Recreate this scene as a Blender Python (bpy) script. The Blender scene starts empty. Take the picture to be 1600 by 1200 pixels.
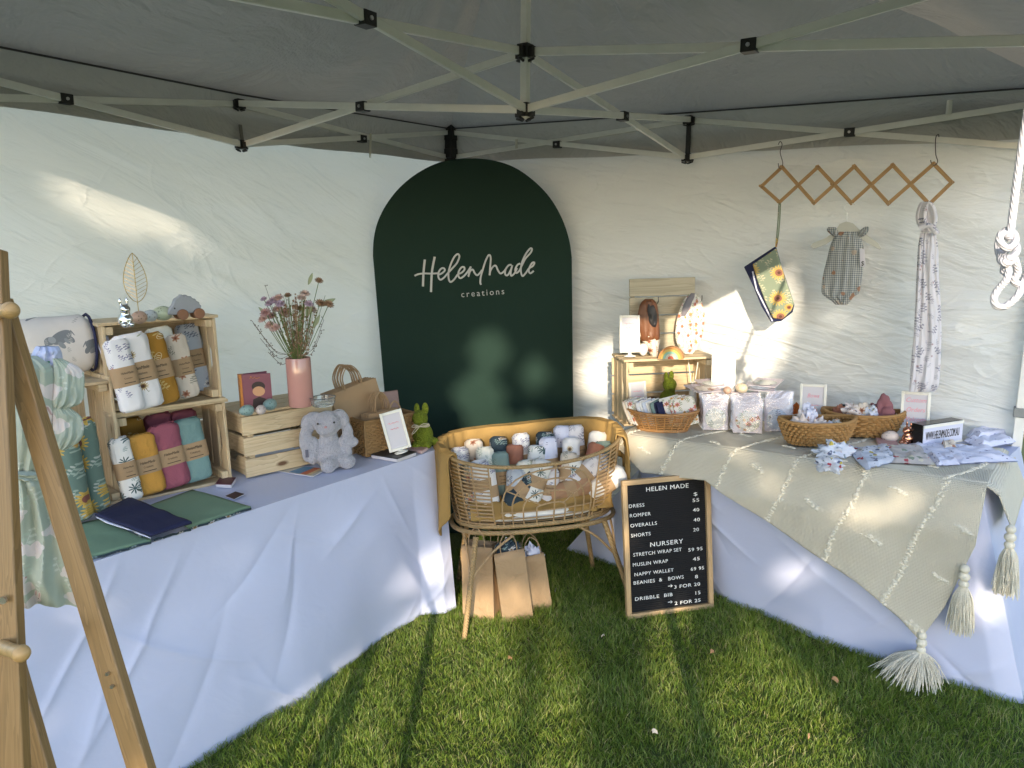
import bpy, bmesh, math, random
import numpy as np
from mathutils import Vector as V, Matrix, noise
random.seed(7)
PI = math.pi
scene = bpy.context.scene
COL = scene.collection

# ---------------------------------------------------------------- camera, frame of the place
FOC = 1187.1                                     # focal length in photo pixels (photo is 1600 wide)
_yaw, _pit, _rol = -2.5544, .1736, .0041
_C = V((3.7545, 2.9523, 1.6286))                 # in the marquee's own level frame
_f = V((math.cos(_yaw)*math.cos(_pit), math.sin(_yaw)*math.cos(_pit), -math.sin(_pit)))
_r = _f.cross(V((0, 0, 1))).normalized(); _u = _r.cross(_f)
_r, _u = math.cos(_rol)*_r + math.sin(_rol)*_u, -math.sin(_rol)*_r + math.cos(_rol)*_u
_rh = V((_r.x, _r.y, 0)).normalized()
SL = .03                                         # the lawn rises to the right under the marquee
_n = (V((0, 0, 1)) - SL*_rh).normalized()
_Rm = _n.rotation_difference(V((0, 0, 1))).to_matrix()
_O = V((0, 0, SL*((V((0, 0, 0)) - _C).dot(_rh) + 1.0)))
def G(u, v, z): return _Rm @ (V((u, v, z)) - _O)  # marquee frame -> place frame (lawn is z=0)
CAM = _Rm @ (_C - _O)
FW, RT, UP = _Rm @ _f, _Rm @ _r, _Rm @ _u
GZ = _Rm @ V((0, 0, 1)); GU = _Rm @ V((1, 0, 0)); GV = _Rm @ V((0, 1, 0))
def ray(px, py): return FW + RT*((px-800)/FOC) - UP*((py-600)/FOC)
def onz(px, py, z=0.0):
    d = ray(px, py); return CAM + d*((z-CAM.z)/d.z)
def onpl(px, py, p, n):
    d = ray(px, py); return CAM + d*((V(p)-CAM).dot(n)/d.dot(n))
def atd(px, py, depth): return CAM + ray(px, py)*depth
def depth(p): return (V(p)-CAM).dot(FW)
def gzpix(u, v, py):                              # height on a vertical of the marquee seen at row py
    lo, hi = 0., 6.
    for _ in range(50):
        m = (lo+hi)/2; P = G(u, v, m)-CAM
        if 600-FOC*P.dot(UP)/P.dot(FW) > py: lo = m
        else: hi = m
    return (lo+hi)/2
def face(p, off=0.0):                             # yaw that turns local -Y to the camera
    d = CAM-V(p); return math.atan2(d.x, -d.y)+off

cam = bpy.data.cameras.new("camera"); camo = bpy.data.objects.new("camera", cam); COL.objects.link(camo)
cam.sensor_width = 36; cam.lens = FOC/1600*36; cam.clip_end = 500; cam.clip_start = .02
m = Matrix((RT, UP, -FW)).transposed().to_4x4(); m.translation = CAM; camo.matrix_world = m
scene.camera = camo

# ---------------------------------------------------------------- light
SUN_H = V((-.872, -.49, 0)).normalized(); SUN_E = math.radians(14.3)
SUND = _Rm @ (SUN_H*math.cos(SUN_E) + V((0, 0, -math.sin(SUN_E))))   # the way the light travels
w = bpy.data.worlds.new("World"); scene.world = w; w.use_nodes = True
nt = w.node_tree; bg = nt.nodes["Background"]; sky = nt.nodes.new("ShaderNodeTexSky")
sky.sky_type = 'NISHITA'; sky.sun_disc = False; sky.sun_elevation = SUN_E
sky.sun_rotation = math.atan2(-SUND.x, -SUND.y); sky.air_density = 1.0; sky.dust_density = .4; sky.ozone_density = 2.0
hs = nt.nodes.new('ShaderNodeHueSaturation'); hs.inputs['Saturation'].default_value = .80
nt.links.new(sky.outputs[0], hs.inputs['Color']); nt.links.new(hs.outputs[0], bg.inputs[0]); bg.inputs[1].default_value = .15
sl = bpy.data.lights.new("sun", 'SUN'); sl.energy = 2.1; sl.angle = math.radians(.5); sl.color = (1, .84, .62)
so = bpy.data.objects.new("sun", sl); COL.objects.link(so)
so.rotation_euler = SUND.to_track_quat('-Z', 'Y').to_euler()
vs = scene.view_settings; vs.view_transform = 'Standard'; vs.look = 'None'; vs.gamma = 1; vs.exposure = 1.80
scene.cycles.max_bounces = 8; scene.cycles.diffuse_bounces = 5; scene.cycles.transparent_max_bounces = 12

# ---------------------------------------------------------------- mesh helpers
class MB:
    def __init__(s): s.v = []; s.f = []
    def add(s, vs, fs, M=None):
        o = len(s.v)
        s.v += [tuple(M @ V(p)) for p in vs] if M is not None else [tuple(p) for p in vs]
        s.f += [tuple(i+o for i in f) for f in fs]; return s
    def box(s, c, sz, M=None, R=None):
        x, y, z = (k/2 for k in sz)
        vs = [V((i*x, j*y, k*z)) for k in (-1, 1) for j in (-1, 1) for i in (-1, 1)]
        if R is not None: vs = [R @ p for p in vs]
        vs = [p+V(c) for p in vs]
        return s.add(vs, [(0, 2, 3, 1), (4, 5, 7, 6), (0, 1, 5, 4), (2, 6, 7, 3), (0, 4, 6, 2), (1, 3, 7, 5)], M)
    def bar(s, a, b, w, h, up=V((0, 0, 1))):       # square-section bar from a to b
        a, b = V(a), V(b); d = (b-a).normalized(); x = d.cross(up).normalized(); y = x.cross(d)
        R = Matrix((x, d, y)).transposed()
        return s.box((a+b)/2, (w, (b-a).length, h), R=R)
    def tube(s, pts, r, n=8, closed=False, M=None, flat=1.0, up=None):
        pts = [V(p) for p in pts]; N = len(pts); rs = r if isinstance(r, (list, tuple)) else [r]*N
        vs = []; fs = []; prev = None
        for i, p in enumerate(pts):
            if closed: t = pts[(i+1) % N]-pts[i-1]
            else: t = pts[min(i+1, N-1)]-pts[max(i-1, 0)]
            t = t.normalized() if t.length > 1e-9 else V((0, 0, 1))
            if up is not None: x = t.cross(up)
            elif prev is None: x = t.cross(V((0, 0, 1)) if abs(t.z) < .9 else V((1, 0, 0)))
            else: x = prev-t*prev.dot(t)
            if x.length < 1e-6: x = t.orthogonal()
            x.normalize(); prev = x; y = t.cross(x)
            for k in range(n):
                a = 2*PI*k/n; vs.append(p+x*(math.cos(a)*rs[i])+y*(math.sin(a)*rs[i]*flat))
        for i in range(N if closed else N-1):
            j = (i+1) % N
            for k in range(n):
                fs.append((i*n+k, i*n+(k+1) % n, j*n+(k+1) % n, j*n+k))
        if not closed:
            fs.append(tuple(range(n))[::-1]); fs.append(tuple((N-1)*n+k for k in range(n)))
        return s.add(vs, fs, M)
    def lathe(s, prof, n=24, M=None, sq=1.0):
        vs = []; fs = []; N = len(prof)
        for r, z in prof:
            for k in range(n):
                a = 2*PI*k/n; vs.append((r*math.cos(a), r*math.sin(a)*sq, z))
        for i in range(N-1):
            for k in range(n): fs.append((i*n+k, i*n+(k+1) % n, (i+1)*n+(k+1) % n, (i+1)*n+k))
        if prof[0][0] > 1e-5: fs.append(tuple(range(n))[::-1])
        if prof[-1][0] > 1e-5: fs.append(tuple((N-1)*n+k for k in range(n)))
        return s.add(vs, fs, M)
    def ball(s, c, r, n=16, m=10, M=None, R=None, wob=0, fr=4, seed=0):
        if not isinstance(r, (list, tuple)): r = (r, r, r)
        vs = []; fs = []
        for i in range(m+1):
            t = PI*i/m
            for k in range(n):
                a = 2*PI*k/n; d = V((math.sin(t)*math.cos(a), math.sin(t)*math.sin(a), math.cos(t)))
                g = 1+wob*noise.noise(d*fr+V((seed, seed*2.1, 0))) if wob else 1
                p = V((d.x*r[0], d.y*r[1], d.z*r[2]))*g
                if R is not None: p = R @ p
                vs.append(p+V(c))
        for i in range(m):
            for k in range(n): fs.append((i*n+k, (i+1)*n+k, (i+1)*n+(k+1) % n, i*n+(k+1) % n))
        return s.add(vs, fs, M)
    def grid(s, fn, nu, nv, M=None, cu=False):
        U = nu if cu else nu+1
        vs = [fn(i/nu, j/nv) for j in range(nv+1) for i in range(U)]
        fs = []
        for j in range(nv):
            for i in range(nu):
                a = j*U+i; b = j*U+(i+1) % U; fs.append((a, b, b+U, a+U))
        return s.add(vs, fs, M)
    def prism(s, pts, n, th):                      # flat outline (3D points) with thickness along n
        k = len(pts); n = V(n)
        vs = [V(p)+n*(th/2) for p in pts]+[V(p)-n*(th/2) for p in pts]
        fs = [tuple(range(k)), tuple(range(2*k-1, k-1, -1))]+[(i, i+k, (i+1) % k+k, (i+1) % k) for i in range(k)]
        return s.add(vs, fs)
    def build(s, name, mat, parent=None, ang=40, bevel=0, solid=0, sub=0, fix=True, loc=None):
        me = bpy.data.meshes.new(name); me.from_pydata(s.v, [], s.f); me.update()
        if fix:
            b = bmesh.new(); b.from_mesh(me); bmesh.ops.recalc_face_normals(b, faces=b.faces); b.to_mesh(me); b.free()
        if ang: 
            me.polygons.foreach_set('use_smooth', [True]*len(me.polygons)); me.set_sharp_from_angle(angle=math.radians(ang))
        o = bpy.data.objects.new(name, me); COL.objects.link(o)
        if mat: me.materials.append(mat)
        if parent: o.parent = parent
        if loc is not None: o.location = loc
        if bevel:
            md = o.modifiers.new('bevel', 'BEVEL'); md.width = bevel; md.segments = 2; md.limit_method = 'ANGLE'
        if solid:
            md = o.modifiers.new('solid', 'SOLIDIFY'); md.thickness = solid; md.offset = 0
        if sub:
            md = o.modifiers.new('sub', 'SUBSURF'); md.levels = md.render_levels = sub
        return o
def tag(o, label=None, cat=None, group=None, kind=None):
    for k, v in (('label', label), ('category', cat), ('group', group), ('kind', kind)):
        if v: o[k] = v
    return o
def thing(name, label, cat, loc=(0, 0, 0), rz=0, group=None):
    o = bpy.data.objects.new(name, None); COL.objects.link(o); o.empty_display_size = .05
    o.location = loc; o.rotation_euler = (0, 0, rz); return tag(o, label, cat, group)
def dup(root, loc=None, rz=None, label=None, mats=None):
    def cp(o, par):
        c = o.copy(); COL.objects.link(c); c.parent = par
        for ch in o.children: cp(ch, c)
        return c
    c = cp(root, None)
    if loc is not None: c.location = loc
    if rz is not None: c.rotation_euler = (0, 0, rz)
    if label: c['label'] = label
    return c
def spline(pts, k=6, closed=False):
    pts = [V(p) for p in pts]; n = len(pts); out = []
    for i in range(n if closed else n-1):
        g = lambda j: pts[j % n] if closed else pts[max(0, min(n-1, j))]
        p0, p1, p2, p3 = g(i-1), g(i), g(i+1), g(i+2)
        for q in range(k):
            t = q/k
            out.append(.5*((2*p1)+(p2-p0)*t+(2*p0-5*p1+4*p2-p3)*t*t+(3*p1-p0-3*p2+p3)*t**3))
    if not closed: out.append(pts[-1])
    return out
def fbm(p, o=4): return noise.fractal(V(p), 1.0, 2.0, o)
def lerp(a, b, t): return a+(b-a)*t
def ipl(xs, ys, x):
    if x <= xs[0]: return ys[0]
    for i in range(len(xs)-1):
        if x <= xs[i+1]: return lerp(ys[i], ys[i+1], (x-xs[i])/(xs[i+1]-xs[i]))
    return ys[-1]
_tc = {}
def text_geo(body, size=1.0, shear=0.0, align='LEFT', sx=1.0, space=1.0):   # flat lettering in XY, returned as verts, faces
    cu = bpy.data.curves.new('t', 'FONT'); cu.body = body; cu.size = size; cu.shear = shear; cu.align_x = align
    cu.space_character = space; cu.resolution_u = 3
    o = bpy.data.objects.new('t', cu); COL.objects.link(o)
    dg = bpy.context.evaluated_depsgraph_get(); me = bpy.data.meshes.new_from_object(o.evaluated_get(dg))
    vs = [(v.co.x*sx, v.co.y, 0) for v in me.vertices]; fs = [tuple(p.vertices) for p in me.polygons]
    bpy.data.objects.remove(o); bpy.data.curves.remove(cu); bpy.data.meshes.remove(me)
    return vs, fs

# ---------------------------------------------------------------- materials
class NT:
    def __init__(s, name):
        s.m = bpy.data.materials.new(name); s.m.use_nodes = True; s.t = s.m.node_tree
        s.b = s.t.nodes["Principled BSDF"]; s.out = s.t.nodes["Material Output"]; s._c = None
    def n(s, ty, **kw):
        x = s.t.nodes.new(ty)
        for k, v in kw.items(): setattr(x, k, v)
        return x
    def l(s, a, b): s.t.links.new(a, b)
    def co(s, scale=(1, 1, 1), rot=(0, 0, 0), kind='Object', loc=(0, 0, 0)):
        if s._c is None: s._c = s.n('ShaderNodeTexCoord')
        mp = s.n('ShaderNodeMapping'); mp.inputs['Scale'].default_value = scale; mp.inputs['Rotation'].default_value = rot
        mp.inputs['Location'].default_value = loc
        s.l(s._c.outputs[kind], mp.inputs[0]); return mp.outputs[0]
    def noise(s, co, scale, det=4, rough=.55, dist=0):
        x = s.n('ShaderNodeTexNoise'); x.inputs['Scale'].default_value = scale; x.inputs['Detail'].default_value = det
        x.inputs['Roughness'].default_value = rough; x.inputs['Distortion'].default_value = dist
        s.l(co, x.inputs['Vector']); return x
    def ramp(s, fac, stops, interp='LINEAR'):
        r = s.n('ShaderNodeValToRGB'); e = r.color_ramp; e.interpolation = interp
        while len(e.elements) < len(stops): e.elements.new(.5)
        for el, (p, c) in zip(e.elements, stops):
            el.position = p; el.color = (*c, 1) if len(c) == 3 else c
        s.l(fac, r.inputs[0]); return r.outputs[0]
    def mix(s, fac, a, b, mode='MIX'):
        x = s.n('ShaderNodeMix', data_type='RGBA', blend_type=mode)
        for i, q in ((0, fac), (6, a), (7, b)):
            if isinstance(q, (int, float)): x.inputs[i].default_value = q
            elif isinstance(q, tuple): x.inputs[i].default_value = (*q, 1)
            else: s.l(q, x.inputs[i])
        return x.outputs[2]
    def math(s, op, a, b=0.0):
        x = s.n('ShaderNodeMath', operation=op)
        for i, q in ((0, a), (1, b)):
            if isinstance(q, (int, float)): x.inputs[i].default_value = q
            else: s.l(q, x.inputs[i])
        return x.outputs[0]
    def bump(s, h, st=.3, dist=.01, prev=None):
        x = s.n('ShaderNodeBump'); x.inputs['Strength'].default_value = st; x.inputs['Distance'].default_value = dist
        s.l(h, x.inputs['Height'])
        if prev is not None: s.l(prev, x.inputs['Normal'])
        s.l(x.outputs[0], s.b.inputs['Normal']); return x.outputs[0]
    def col(s, c):
        if isinstance(c, tuple): s.b.inputs['Base Color'].default_value = (*c, 1)
        else: s.l(c, s.b.inputs['Base Color'])
    def rough(s, r): s.b.inputs['Roughness'].default_value = r
    def metal(s, r): s.b.inputs['Metallic'].default_value = r
    def trans(s, fac, colr=None):                # cloth that lets some light through
        tr = s.n('ShaderNodeBsdfTranslucent'); mx = s.n('ShaderNodeMixShader'); mx.inputs[0].default_value = fac
        if colr is None:
            src = s.b.inputs['Base Color']
            if src.is_linked: s.l(src.links[0].from_socket, tr.inputs[0])
            else: tr.inputs[0].default_value = src.default_value
        else: tr.inputs[0].default_value = (*colr, 1)
        s.l(s.b.outputs[0], mx.inputs[1]); s.l(tr.outputs[0], mx.inputs[2]); s.l(mx.outputs[0], s.out.inputs[0])
_mc = {}
def plain(name, c, rough=.6, metal=0, bscale=0, bst=.2, bdist=.003, var=.12):
    if name in _mc: return _mc[name]
    t = NT(name); co = t.co()
    nz = t.noise(co, 14, 5)
    t.col(t.mix(nz.outputs[0], tuple(x*(1-var) for x in c), tuple(min(1, x*(1+var)) for x in c)))
    t.rough(rough); t.metal(metal)
    if bscale: t.bump(t.noise(co, bscale, 3).outputs[0], bst, bdist)
    _mc[name] = t.m; return t.m
def wood(name, a, b, axis=0, scale=9, knots=True, rough=.55):
    if name in _mc: return _mc[name]
    t = NT(name); sc = [scale*2.6]*3; sc[axis] = scale*.16
    oi = t.n('ShaderNodeObjectInfo'); co = t.co(tuple(sc))
    ad = t.n('ShaderNodeVectorMath', operation='ADD'); mu = t.math('MULTIPLY', oi.outputs['Random'], 37.0)
    t.l(co, ad.inputs[0]); t.l(mu, ad.inputs[1]); co = ad.outputs[0]
    nz = t.noise(co, 1.0, 4, .5, 1.2); st = t.math('FRACT', t.math('MULTIPLY', nz.outputs[0], 7.0))
    fine = t.noise(t.co(tuple(x*9 for x in sc)), 1, 3)
    c = t.ramp(st, [(0, a), (.6, b), (.93, tuple(x*.72 for x in b)), (1, a)])
    c = t.mix(t.math('MULTIPLY', fine.outputs[0], .35), c, tuple(x*.6 for x in a))
    big = t.noise(t.co((3, 3, 3)), 1.3, 2); c = t.mix(t.math('MULTIPLY', big.outputs[0], .4), c, tuple(x*1.12 for x in a))
    if knots:
        ks = [22.]*3; ks[axis] = 9.
        vo = t.n('ShaderNodeTexVoronoi'); vo.inputs['Scale'].default_value = .42; t.l(t.co(tuple(ks)), vo.inputs['Vector'])
        k = t.ramp(vo.outputs['Distance'], [(.06, (1, 1, 1)), (.12, (0, 0, 0))])
        c = t.mix(k, c, (.13, .06, .025))
    t.col(c); t.rough(rough); t.bump(fine.outputs[0], .15, .002)
    _mc[name] = t.m; return t.m
def print_mat(name, base, layers, rough=.85, warp=.45, tr=0.0, weave=True, wr=0.0):
    """cloth print: layers of (scale, radius, [colours], stretch) scattered motifs"""
    if name in _mc: return _mc[name]
    t = NT(name); c = base; first = True
    for j, (sc, rad, cols, stx, *sh) in enumerate(layers):
        i = sh[0] if sh else j
        co = t.co((1, 1, stx) if isinstance(stx, (int, float)) else stx, (0.4*i, .7*i, .9*i+.3), loc=(i*3.1, i*1.7, i*.9))
        nz = t.noise(co, sc*1.4, 2); wv = t.n('ShaderNodeVectorMath', operation='MULTIPLY_ADD')
        t.l(nz.outputs['Color'], wv.inputs[0]); wv.inputs[1].default_value = (warp*1.6/sc,)*3; t.l(co, wv.inputs[2])
        vo = t.n('ShaderNodeTexVoronoi'); vo.inputs['Scale'].default_value = sc; t.l(wv.outputs[0], vo.inputs['Vector'])
        sep = t.n('ShaderNodeSeparateColor'); t.l(vo.outputs['Color'], sep.inputs[0])
        st = [(k/len(cols), q) for k, q in enumerate(cols)]
        mc = t.ramp(sep.outputs[0], st, 'CONSTANT') if len(cols) > 1 else cols[0]
        mk = t.ramp(vo.outputs['Distance'], [(rad*1.25, (1, 1, 1)), (rad*1.25+.05, (0, 0, 0))])
        c = t.mix(mk, c, mc)
    t.col(c); t.rough(rough)
    if weave: t.bump(t.noise(t.co(), 420, 2).outputs[0], .12, .001)
    if wr: t.bump(t.noise(t.co(), wr, 3, .5, .8).outputs[0], .5, .012)
    if tr: t.trans(tr)
    _mc[name] = t.m; return t.m


def motif_mat(name, base, layers, fine=(), rough=.85):
    """cloth print drawn from small shapes scattered on cells: ('e', x, y, rx, ry, colour) ovals and ('f', x, y, r, petals, depth, colour) flowers; metres"""
    if name in _mc: return _mc[name]
    t = NT(name); c = base
    sp = t.n('ShaderNodeSeparateXYZ'); t.l(t.co(), sp.inputs[0])
    X = t.math('MULTIPLY', t.math('SUBTRACT', sp.outputs['Y'], sp.outputs['X']), .85); Z = sp.outputs['Z']
    cb_ = t.n('ShaderNodeCombineXYZ'); t.l(X, cb_.inputs[0]); t.l(Z, cb_.inputs[1]); P = cb_.outputs[0]
    for i, (sc, rnd, keep, shapes) in enumerate(layers):
        of = t.n('ShaderNodeVectorMath', operation='ADD'); t.l(P, of.inputs[0]); of.inputs[1].default_value = (i*.37+.11, i*.53+.23, 0)
        vo = t.n('ShaderNodeTexVoronoi', voronoi_dimensions='2D'); vo.inputs['Scale'].default_value = sc; vo.inputs['Randomness'].default_value = rnd; t.l(of.outputs[0], vo.inputs['Vector'])
        df = t.n('ShaderNodeVectorMath', operation='SUBTRACT'); t.l(of.outputs[0], df.inputs[0]); t.l(vo.outputs['Position'], df.inputs[1])
        sc_ = t.n('ShaderNodeSeparateColor'); t.l(vo.outputs['Color'], sc_.inputs[0])
        rot = t.n('ShaderNodeVectorRotate', rotation_type='Z_AXIS'); t.l(df.outputs[0], rot.inputs['Vector']); t.l(t.math('MULTIPLY', t.math('SUBTRACT', sc_.outputs[1], .5), 1.6), rot.inputs['Angle'])
        s2 = t.n('ShaderNodeSeparateXYZ'); t.l(rot.outputs[0], s2.inputs[0]); sg = t.math('SUBTRACT', t.math('MULTIPLY', t.math('GREATER_THAN', sc_.outputs[2], .5), 2.0), 1.0)
        c2 = t.n('ShaderNodeCombineXYZ'); t.l(t.math('MULTIPLY', s2.outputs[0], sg), c2.inputs[0]); t.l(s2.outputs[1], c2.inputs[1])
        on = t.math('LESS_THAN', sc_.outputs[0], keep)
        for sh in shapes:
            a = t.n('ShaderNodeVectorMath', operation='SUBTRACT'); t.l(c2.outputs[0], a.inputs[0]); a.inputs[1].default_value = (sh[1], sh[2], 0)
            if sh[0] == 'e':
                b = t.n('ShaderNodeVectorMath', operation='MULTIPLY'); t.l(a.outputs[0], b.inputs[0]); b.inputs[1].default_value = (1/sh[3], 1/sh[4], 0)
                ln = t.n('ShaderNodeVectorMath', operation='LENGTH'); t.l(b.outputs[0], ln.inputs[0]); m = t.math('LESS_THAN', ln.outputs['Value'], 1.0)
            else:
                ln = t.n('ShaderNodeVectorMath', operation='LENGTH'); t.l(a.outputs[0], ln.inputs[0]); s3 = t.n('ShaderNodeSeparateXYZ'); t.l(a.outputs[0], s3.inputs[0])
                an_ = t.math('MULTIPLY', t.math('ARCTAN2', s3.outputs[1], s3.outputs[0]), float(sh[4])); r_ = t.math('MULTIPLY', t.math('ADD', t.math('MULTIPLY', t.math('COSINE', an_), sh[5]), 1-sh[5]), sh[3]); m = t.math('LESS_THAN', ln.outputs['Value'], r_)
            c = t.mix(t.math('MULTIPLY', m, on), c, sh[-1])
    nz = t.noise(t.co(), 30, 3); c = t.mix(t.math('MULTIPLY', nz.outputs[0], .22), c, (.5, .5, .5), 'MULTIPLY')
    t.col(c); t.rough(rough); t.bump(t.noise(t.co(), 420, 2).outputs[0], .12, .001); _mc[name] = t.m; return t.m
def sprig(s, c, c2=None):
    c2 = c2 or c
    return [('e', 0, 0, .0006*s, .013*s, c)]+[('e', x*s, y*s, .0038*s, .0019*s, c if k % 2 else c2) for k, (x, y) in enumerate(((.0042, -.006), (-.0042, -.003), (.0042, .001), (-.004, .005), (.0036, .008), (0, .0135)))]
def flw(x, y, r, n, pet, cen, d=.22): return [('f', x, y, r, n, d, pet), ('f', x, y, r*.72, n, .16, tuple(q*.82 for q in pet)), ('e', x, y, r*.42, r*.42, cen), ('e', x, y, r*.18, r*.18, tuple(q*.4 for q in cen))]

PINE_X = wood('pine_along_x', (.62, .50, .33), (.54, .41, .25), 0)
PINE_Y = wood('pine_along_y', (.62, .50, .33), (.54, .41, .25), 1)
PINE_Z = wood('pine_along_z', (.62, .50, .33), (.54, .41, .25), 2)
BAMB = wood('bamboo', (.31, .185, .075), (.25, .145, .052), 2, 14, False, .4)
BLK = plain('black_plastic', (.012, .012, .013), .45)
STEEL = plain('cream_painted_steel', (.80, .795, .76), .35, 0, 60, .05, .001)
WHITE_P = plain('white_painted_wood', (.78, .77, .72), .45)
KRAFT = plain('kraft_paper', (.37, .25, .145), .8, 0, 30, .3, .004)

def wall_mat(name='white_tent_fabric', tf=.40, rot=(0, .42, 0), base=((.73, .735, .71), (.81, .81, .79))):
    t = NT(name)
    def fold(rt_, sc):                                # noise drawn out along the pull of the cloth
        m = t.n('ShaderNodeMapping'); m.inputs['Scale'].default_value = sc; t.l(t.co((1, 1, 1), rt_), m.inputs[0]); return m.outputs[0]
    a = t.noise(fold(rot, (1.5, 1.5, 6.5)), 1.0, 6, .58, .9); b = t.noise(fold(tuple(r*.4 for r in rot), (3, 3, 10)), 1.0, 4, .6, 1.2)
    c1 = t.noise(fold(rot, (1.3, 1.3, 5)), 1.0, 3, .5, 1.0); c2 = t.noise(fold(tuple(-r*.9 for r in rot), (2.0, 2.0, 4)), 1.0, 2, .5, .8)
    rd = lambda x, w_: t.ramp(t.math('ABSOLUTE', t.math('SUBTRACT', x.outputs[0], .5)), [(0, (1, 1, 1)), (w_, (0, 0, 0))])
    t.col(t.mix(a.outputs[0], *base)); t.rough(.55)
    n = t.bump(a.outputs[0], .55, .055); n = t.bump(b.outputs[0], .35, .02, n); n = t.bump(rd(c1, .05), .30, .012, n); t.bump(rd(c2, .035), .22, .010, n)
    t.trans(tf, (.90, .825, .70)); return t.m
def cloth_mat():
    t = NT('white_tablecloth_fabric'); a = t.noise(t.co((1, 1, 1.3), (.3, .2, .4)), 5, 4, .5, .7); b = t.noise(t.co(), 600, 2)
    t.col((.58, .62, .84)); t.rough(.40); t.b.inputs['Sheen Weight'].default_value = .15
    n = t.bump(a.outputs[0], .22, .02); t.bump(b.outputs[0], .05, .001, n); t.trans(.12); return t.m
def canopy_mat():
    t = NT('grey_coated_canopy_fabric'); a = t.noise(t.co((1, 1, 1)), 1.6, 5, .6, 1.0); b = t.noise(t.co((1, 1, 1)), 9, 4, .6, 1.5)
    t.col(t.mix(a.outputs[0], (.40, .40, .40), (.49, .485, .475))); t.rough(.5)
    n = t.bump(a.outputs[0], .8, .12); t.bump(b.outputs[0], .28, .025, n); t.trans(.09, (.44, .37, .29)); return t.m
def lawn_mat():
    t = NT('lawn_soil_and_thatch'); a = t.noise(t.co(), 9, 6); b = t.noise(t.co(), 90, 4)
    c = t.mix(a.outputs[0], (.05, .085, .016), (.09, .13, .03)); c = t.mix(t.math('MULTIPLY', b.outputs[0], .5), c, (.09, .075, .03))
    t.col(c); t.rough(.95); t.bump(b.outputs[0], .8, .02); return t.m

# ---------------------------------------------------------------- lawn
MB().grid(lambda a, b: V((lerp(-40, 60, a), lerp(-40, 60, b), 0)), 20, 20).build('lawn', lawn_mat())['kind'] = 'structure'
def grass():
    rng = np.random.default_rng(3); N = 260000
    x = rng.uniform(-.1, 3.6, N*2); y = rng.uniform(.55, 3.6, N*2)
    # keep what the photo sees: a wedge in front of the camera
    d = np.stack([x-CAM.x, y-CAM.y]); fx, fy = V((FW.x, FW.y)).normalized(); rx, ry = V((RT.x, RT.y)).normalized()
    dep = d[0]*fx+d[1]*fy; lat = d[0]*rx+d[1]*ry
    k = (dep > .8) & (np.abs(lat) < dep*.85+.25) & ((y > .7) | (x < 1.3)); x, y = x[k][:N], y[k][:N]; N = len(x)
    h = rng.uniform(.014, .034, N)*(1+.3*np.sin(x*5.1)*np.sin(y*4.3)); wd = rng.uniform(.0008, .0016, N); az = rng.uniform(0, 2*PI, N); ln = rng.uniform(.15, 1.2, N)*h
    la = rng.uniform(0, 2*PI, N)*.75+2.2*np.sin(x*9.3+1.7*np.sin(y*7.1)); pt = .75+.5*(np.sin(x*23+3*np.sin(y*17))*np.sin(y*21+2*np.sin(x*19))); h = h*(.7+.45*pt); fl = rng.uniform(0, 1, N) < .03; ln = np.where(fl, .05, ln); h = np.where(fl, .022, h); cx, sx = np.cos(az)*wd, np.sin(az)*wd; lx, ly = np.cos(la)*ln, np.sin(la)*ln
    P = np.zeros((N, 5, 3))
    P[:, 0] = np.stack([x-cx, y-sx, 0*x-.002], 1); P[:, 1] = np.stack([x+cx, y+sx, 0*x-.002], 1)
    P[:, 2] = np.stack([x+cx*.8+lx*.35, y+sx*.8+ly*.35, h*.6], 1); P[:, 3] = np.stack([x-cx*.8+lx*.35, y-sx*.8+ly*.35, h*.6], 1)
    P[:, 4] = np.stack([x+lx, y+ly, h], 1)
    me = bpy.data.meshes.new('grass'); me.vertices.add(N*5); me.vertices.foreach_set('co', P.reshape(-1))
    b = np.arange(N)*5
    L = np.stack([b, b+1, b+2, b+3, b+3, b+2, b+4], 1).reshape(-1)
    me.loops.add(N*7); me.loops.foreach_set('vertex_index', L.astype(np.int32)); me.polygons.add(N*2)
    st = np.stack([np.arange(N)*7, np.arange(N)*7+4], 1).reshape(-1); me.polygons.foreach_set('loop_start', st.astype(np.int32))
    tone = np.clip(rng.uniform(0, 1, N)*.8+.12*pt, 0, .93); tone = np.repeat(np.where(fl | (rng.uniform(0, 1, N) < .035), rng.uniform(.93, 1, N), tone), 5); at = me.attributes.new('tone', 'FLOAT', 'POINT'); 
    me.update(calc_edges=True); me.validate()
    me.attributes['tone'].data.foreach_set('value', tone.astype(np.float32))
    t = NT('grass_blades'); a = t.n('ShaderNodeAttribute', attribute_name='tone')
    c = t.ramp(a.outputs['Fac'], [(0, (.08, .15, .02)), (.4, (.165, .265, .034)), (.75, (.27, .35, .055)), (.9, (.38, .38, .12)), (1, (.48, .43, .22))])
    t.col(c); t.rough(.45); t.trans(.35)
    o = bpy.data.objects.new('grass', me); COL.objects.link(o); me.materials.append(t.m)
    tag(o, 'short green lawn grass covering the ground in front of the tables', 'grass', kind='stuff')
grass()

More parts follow.
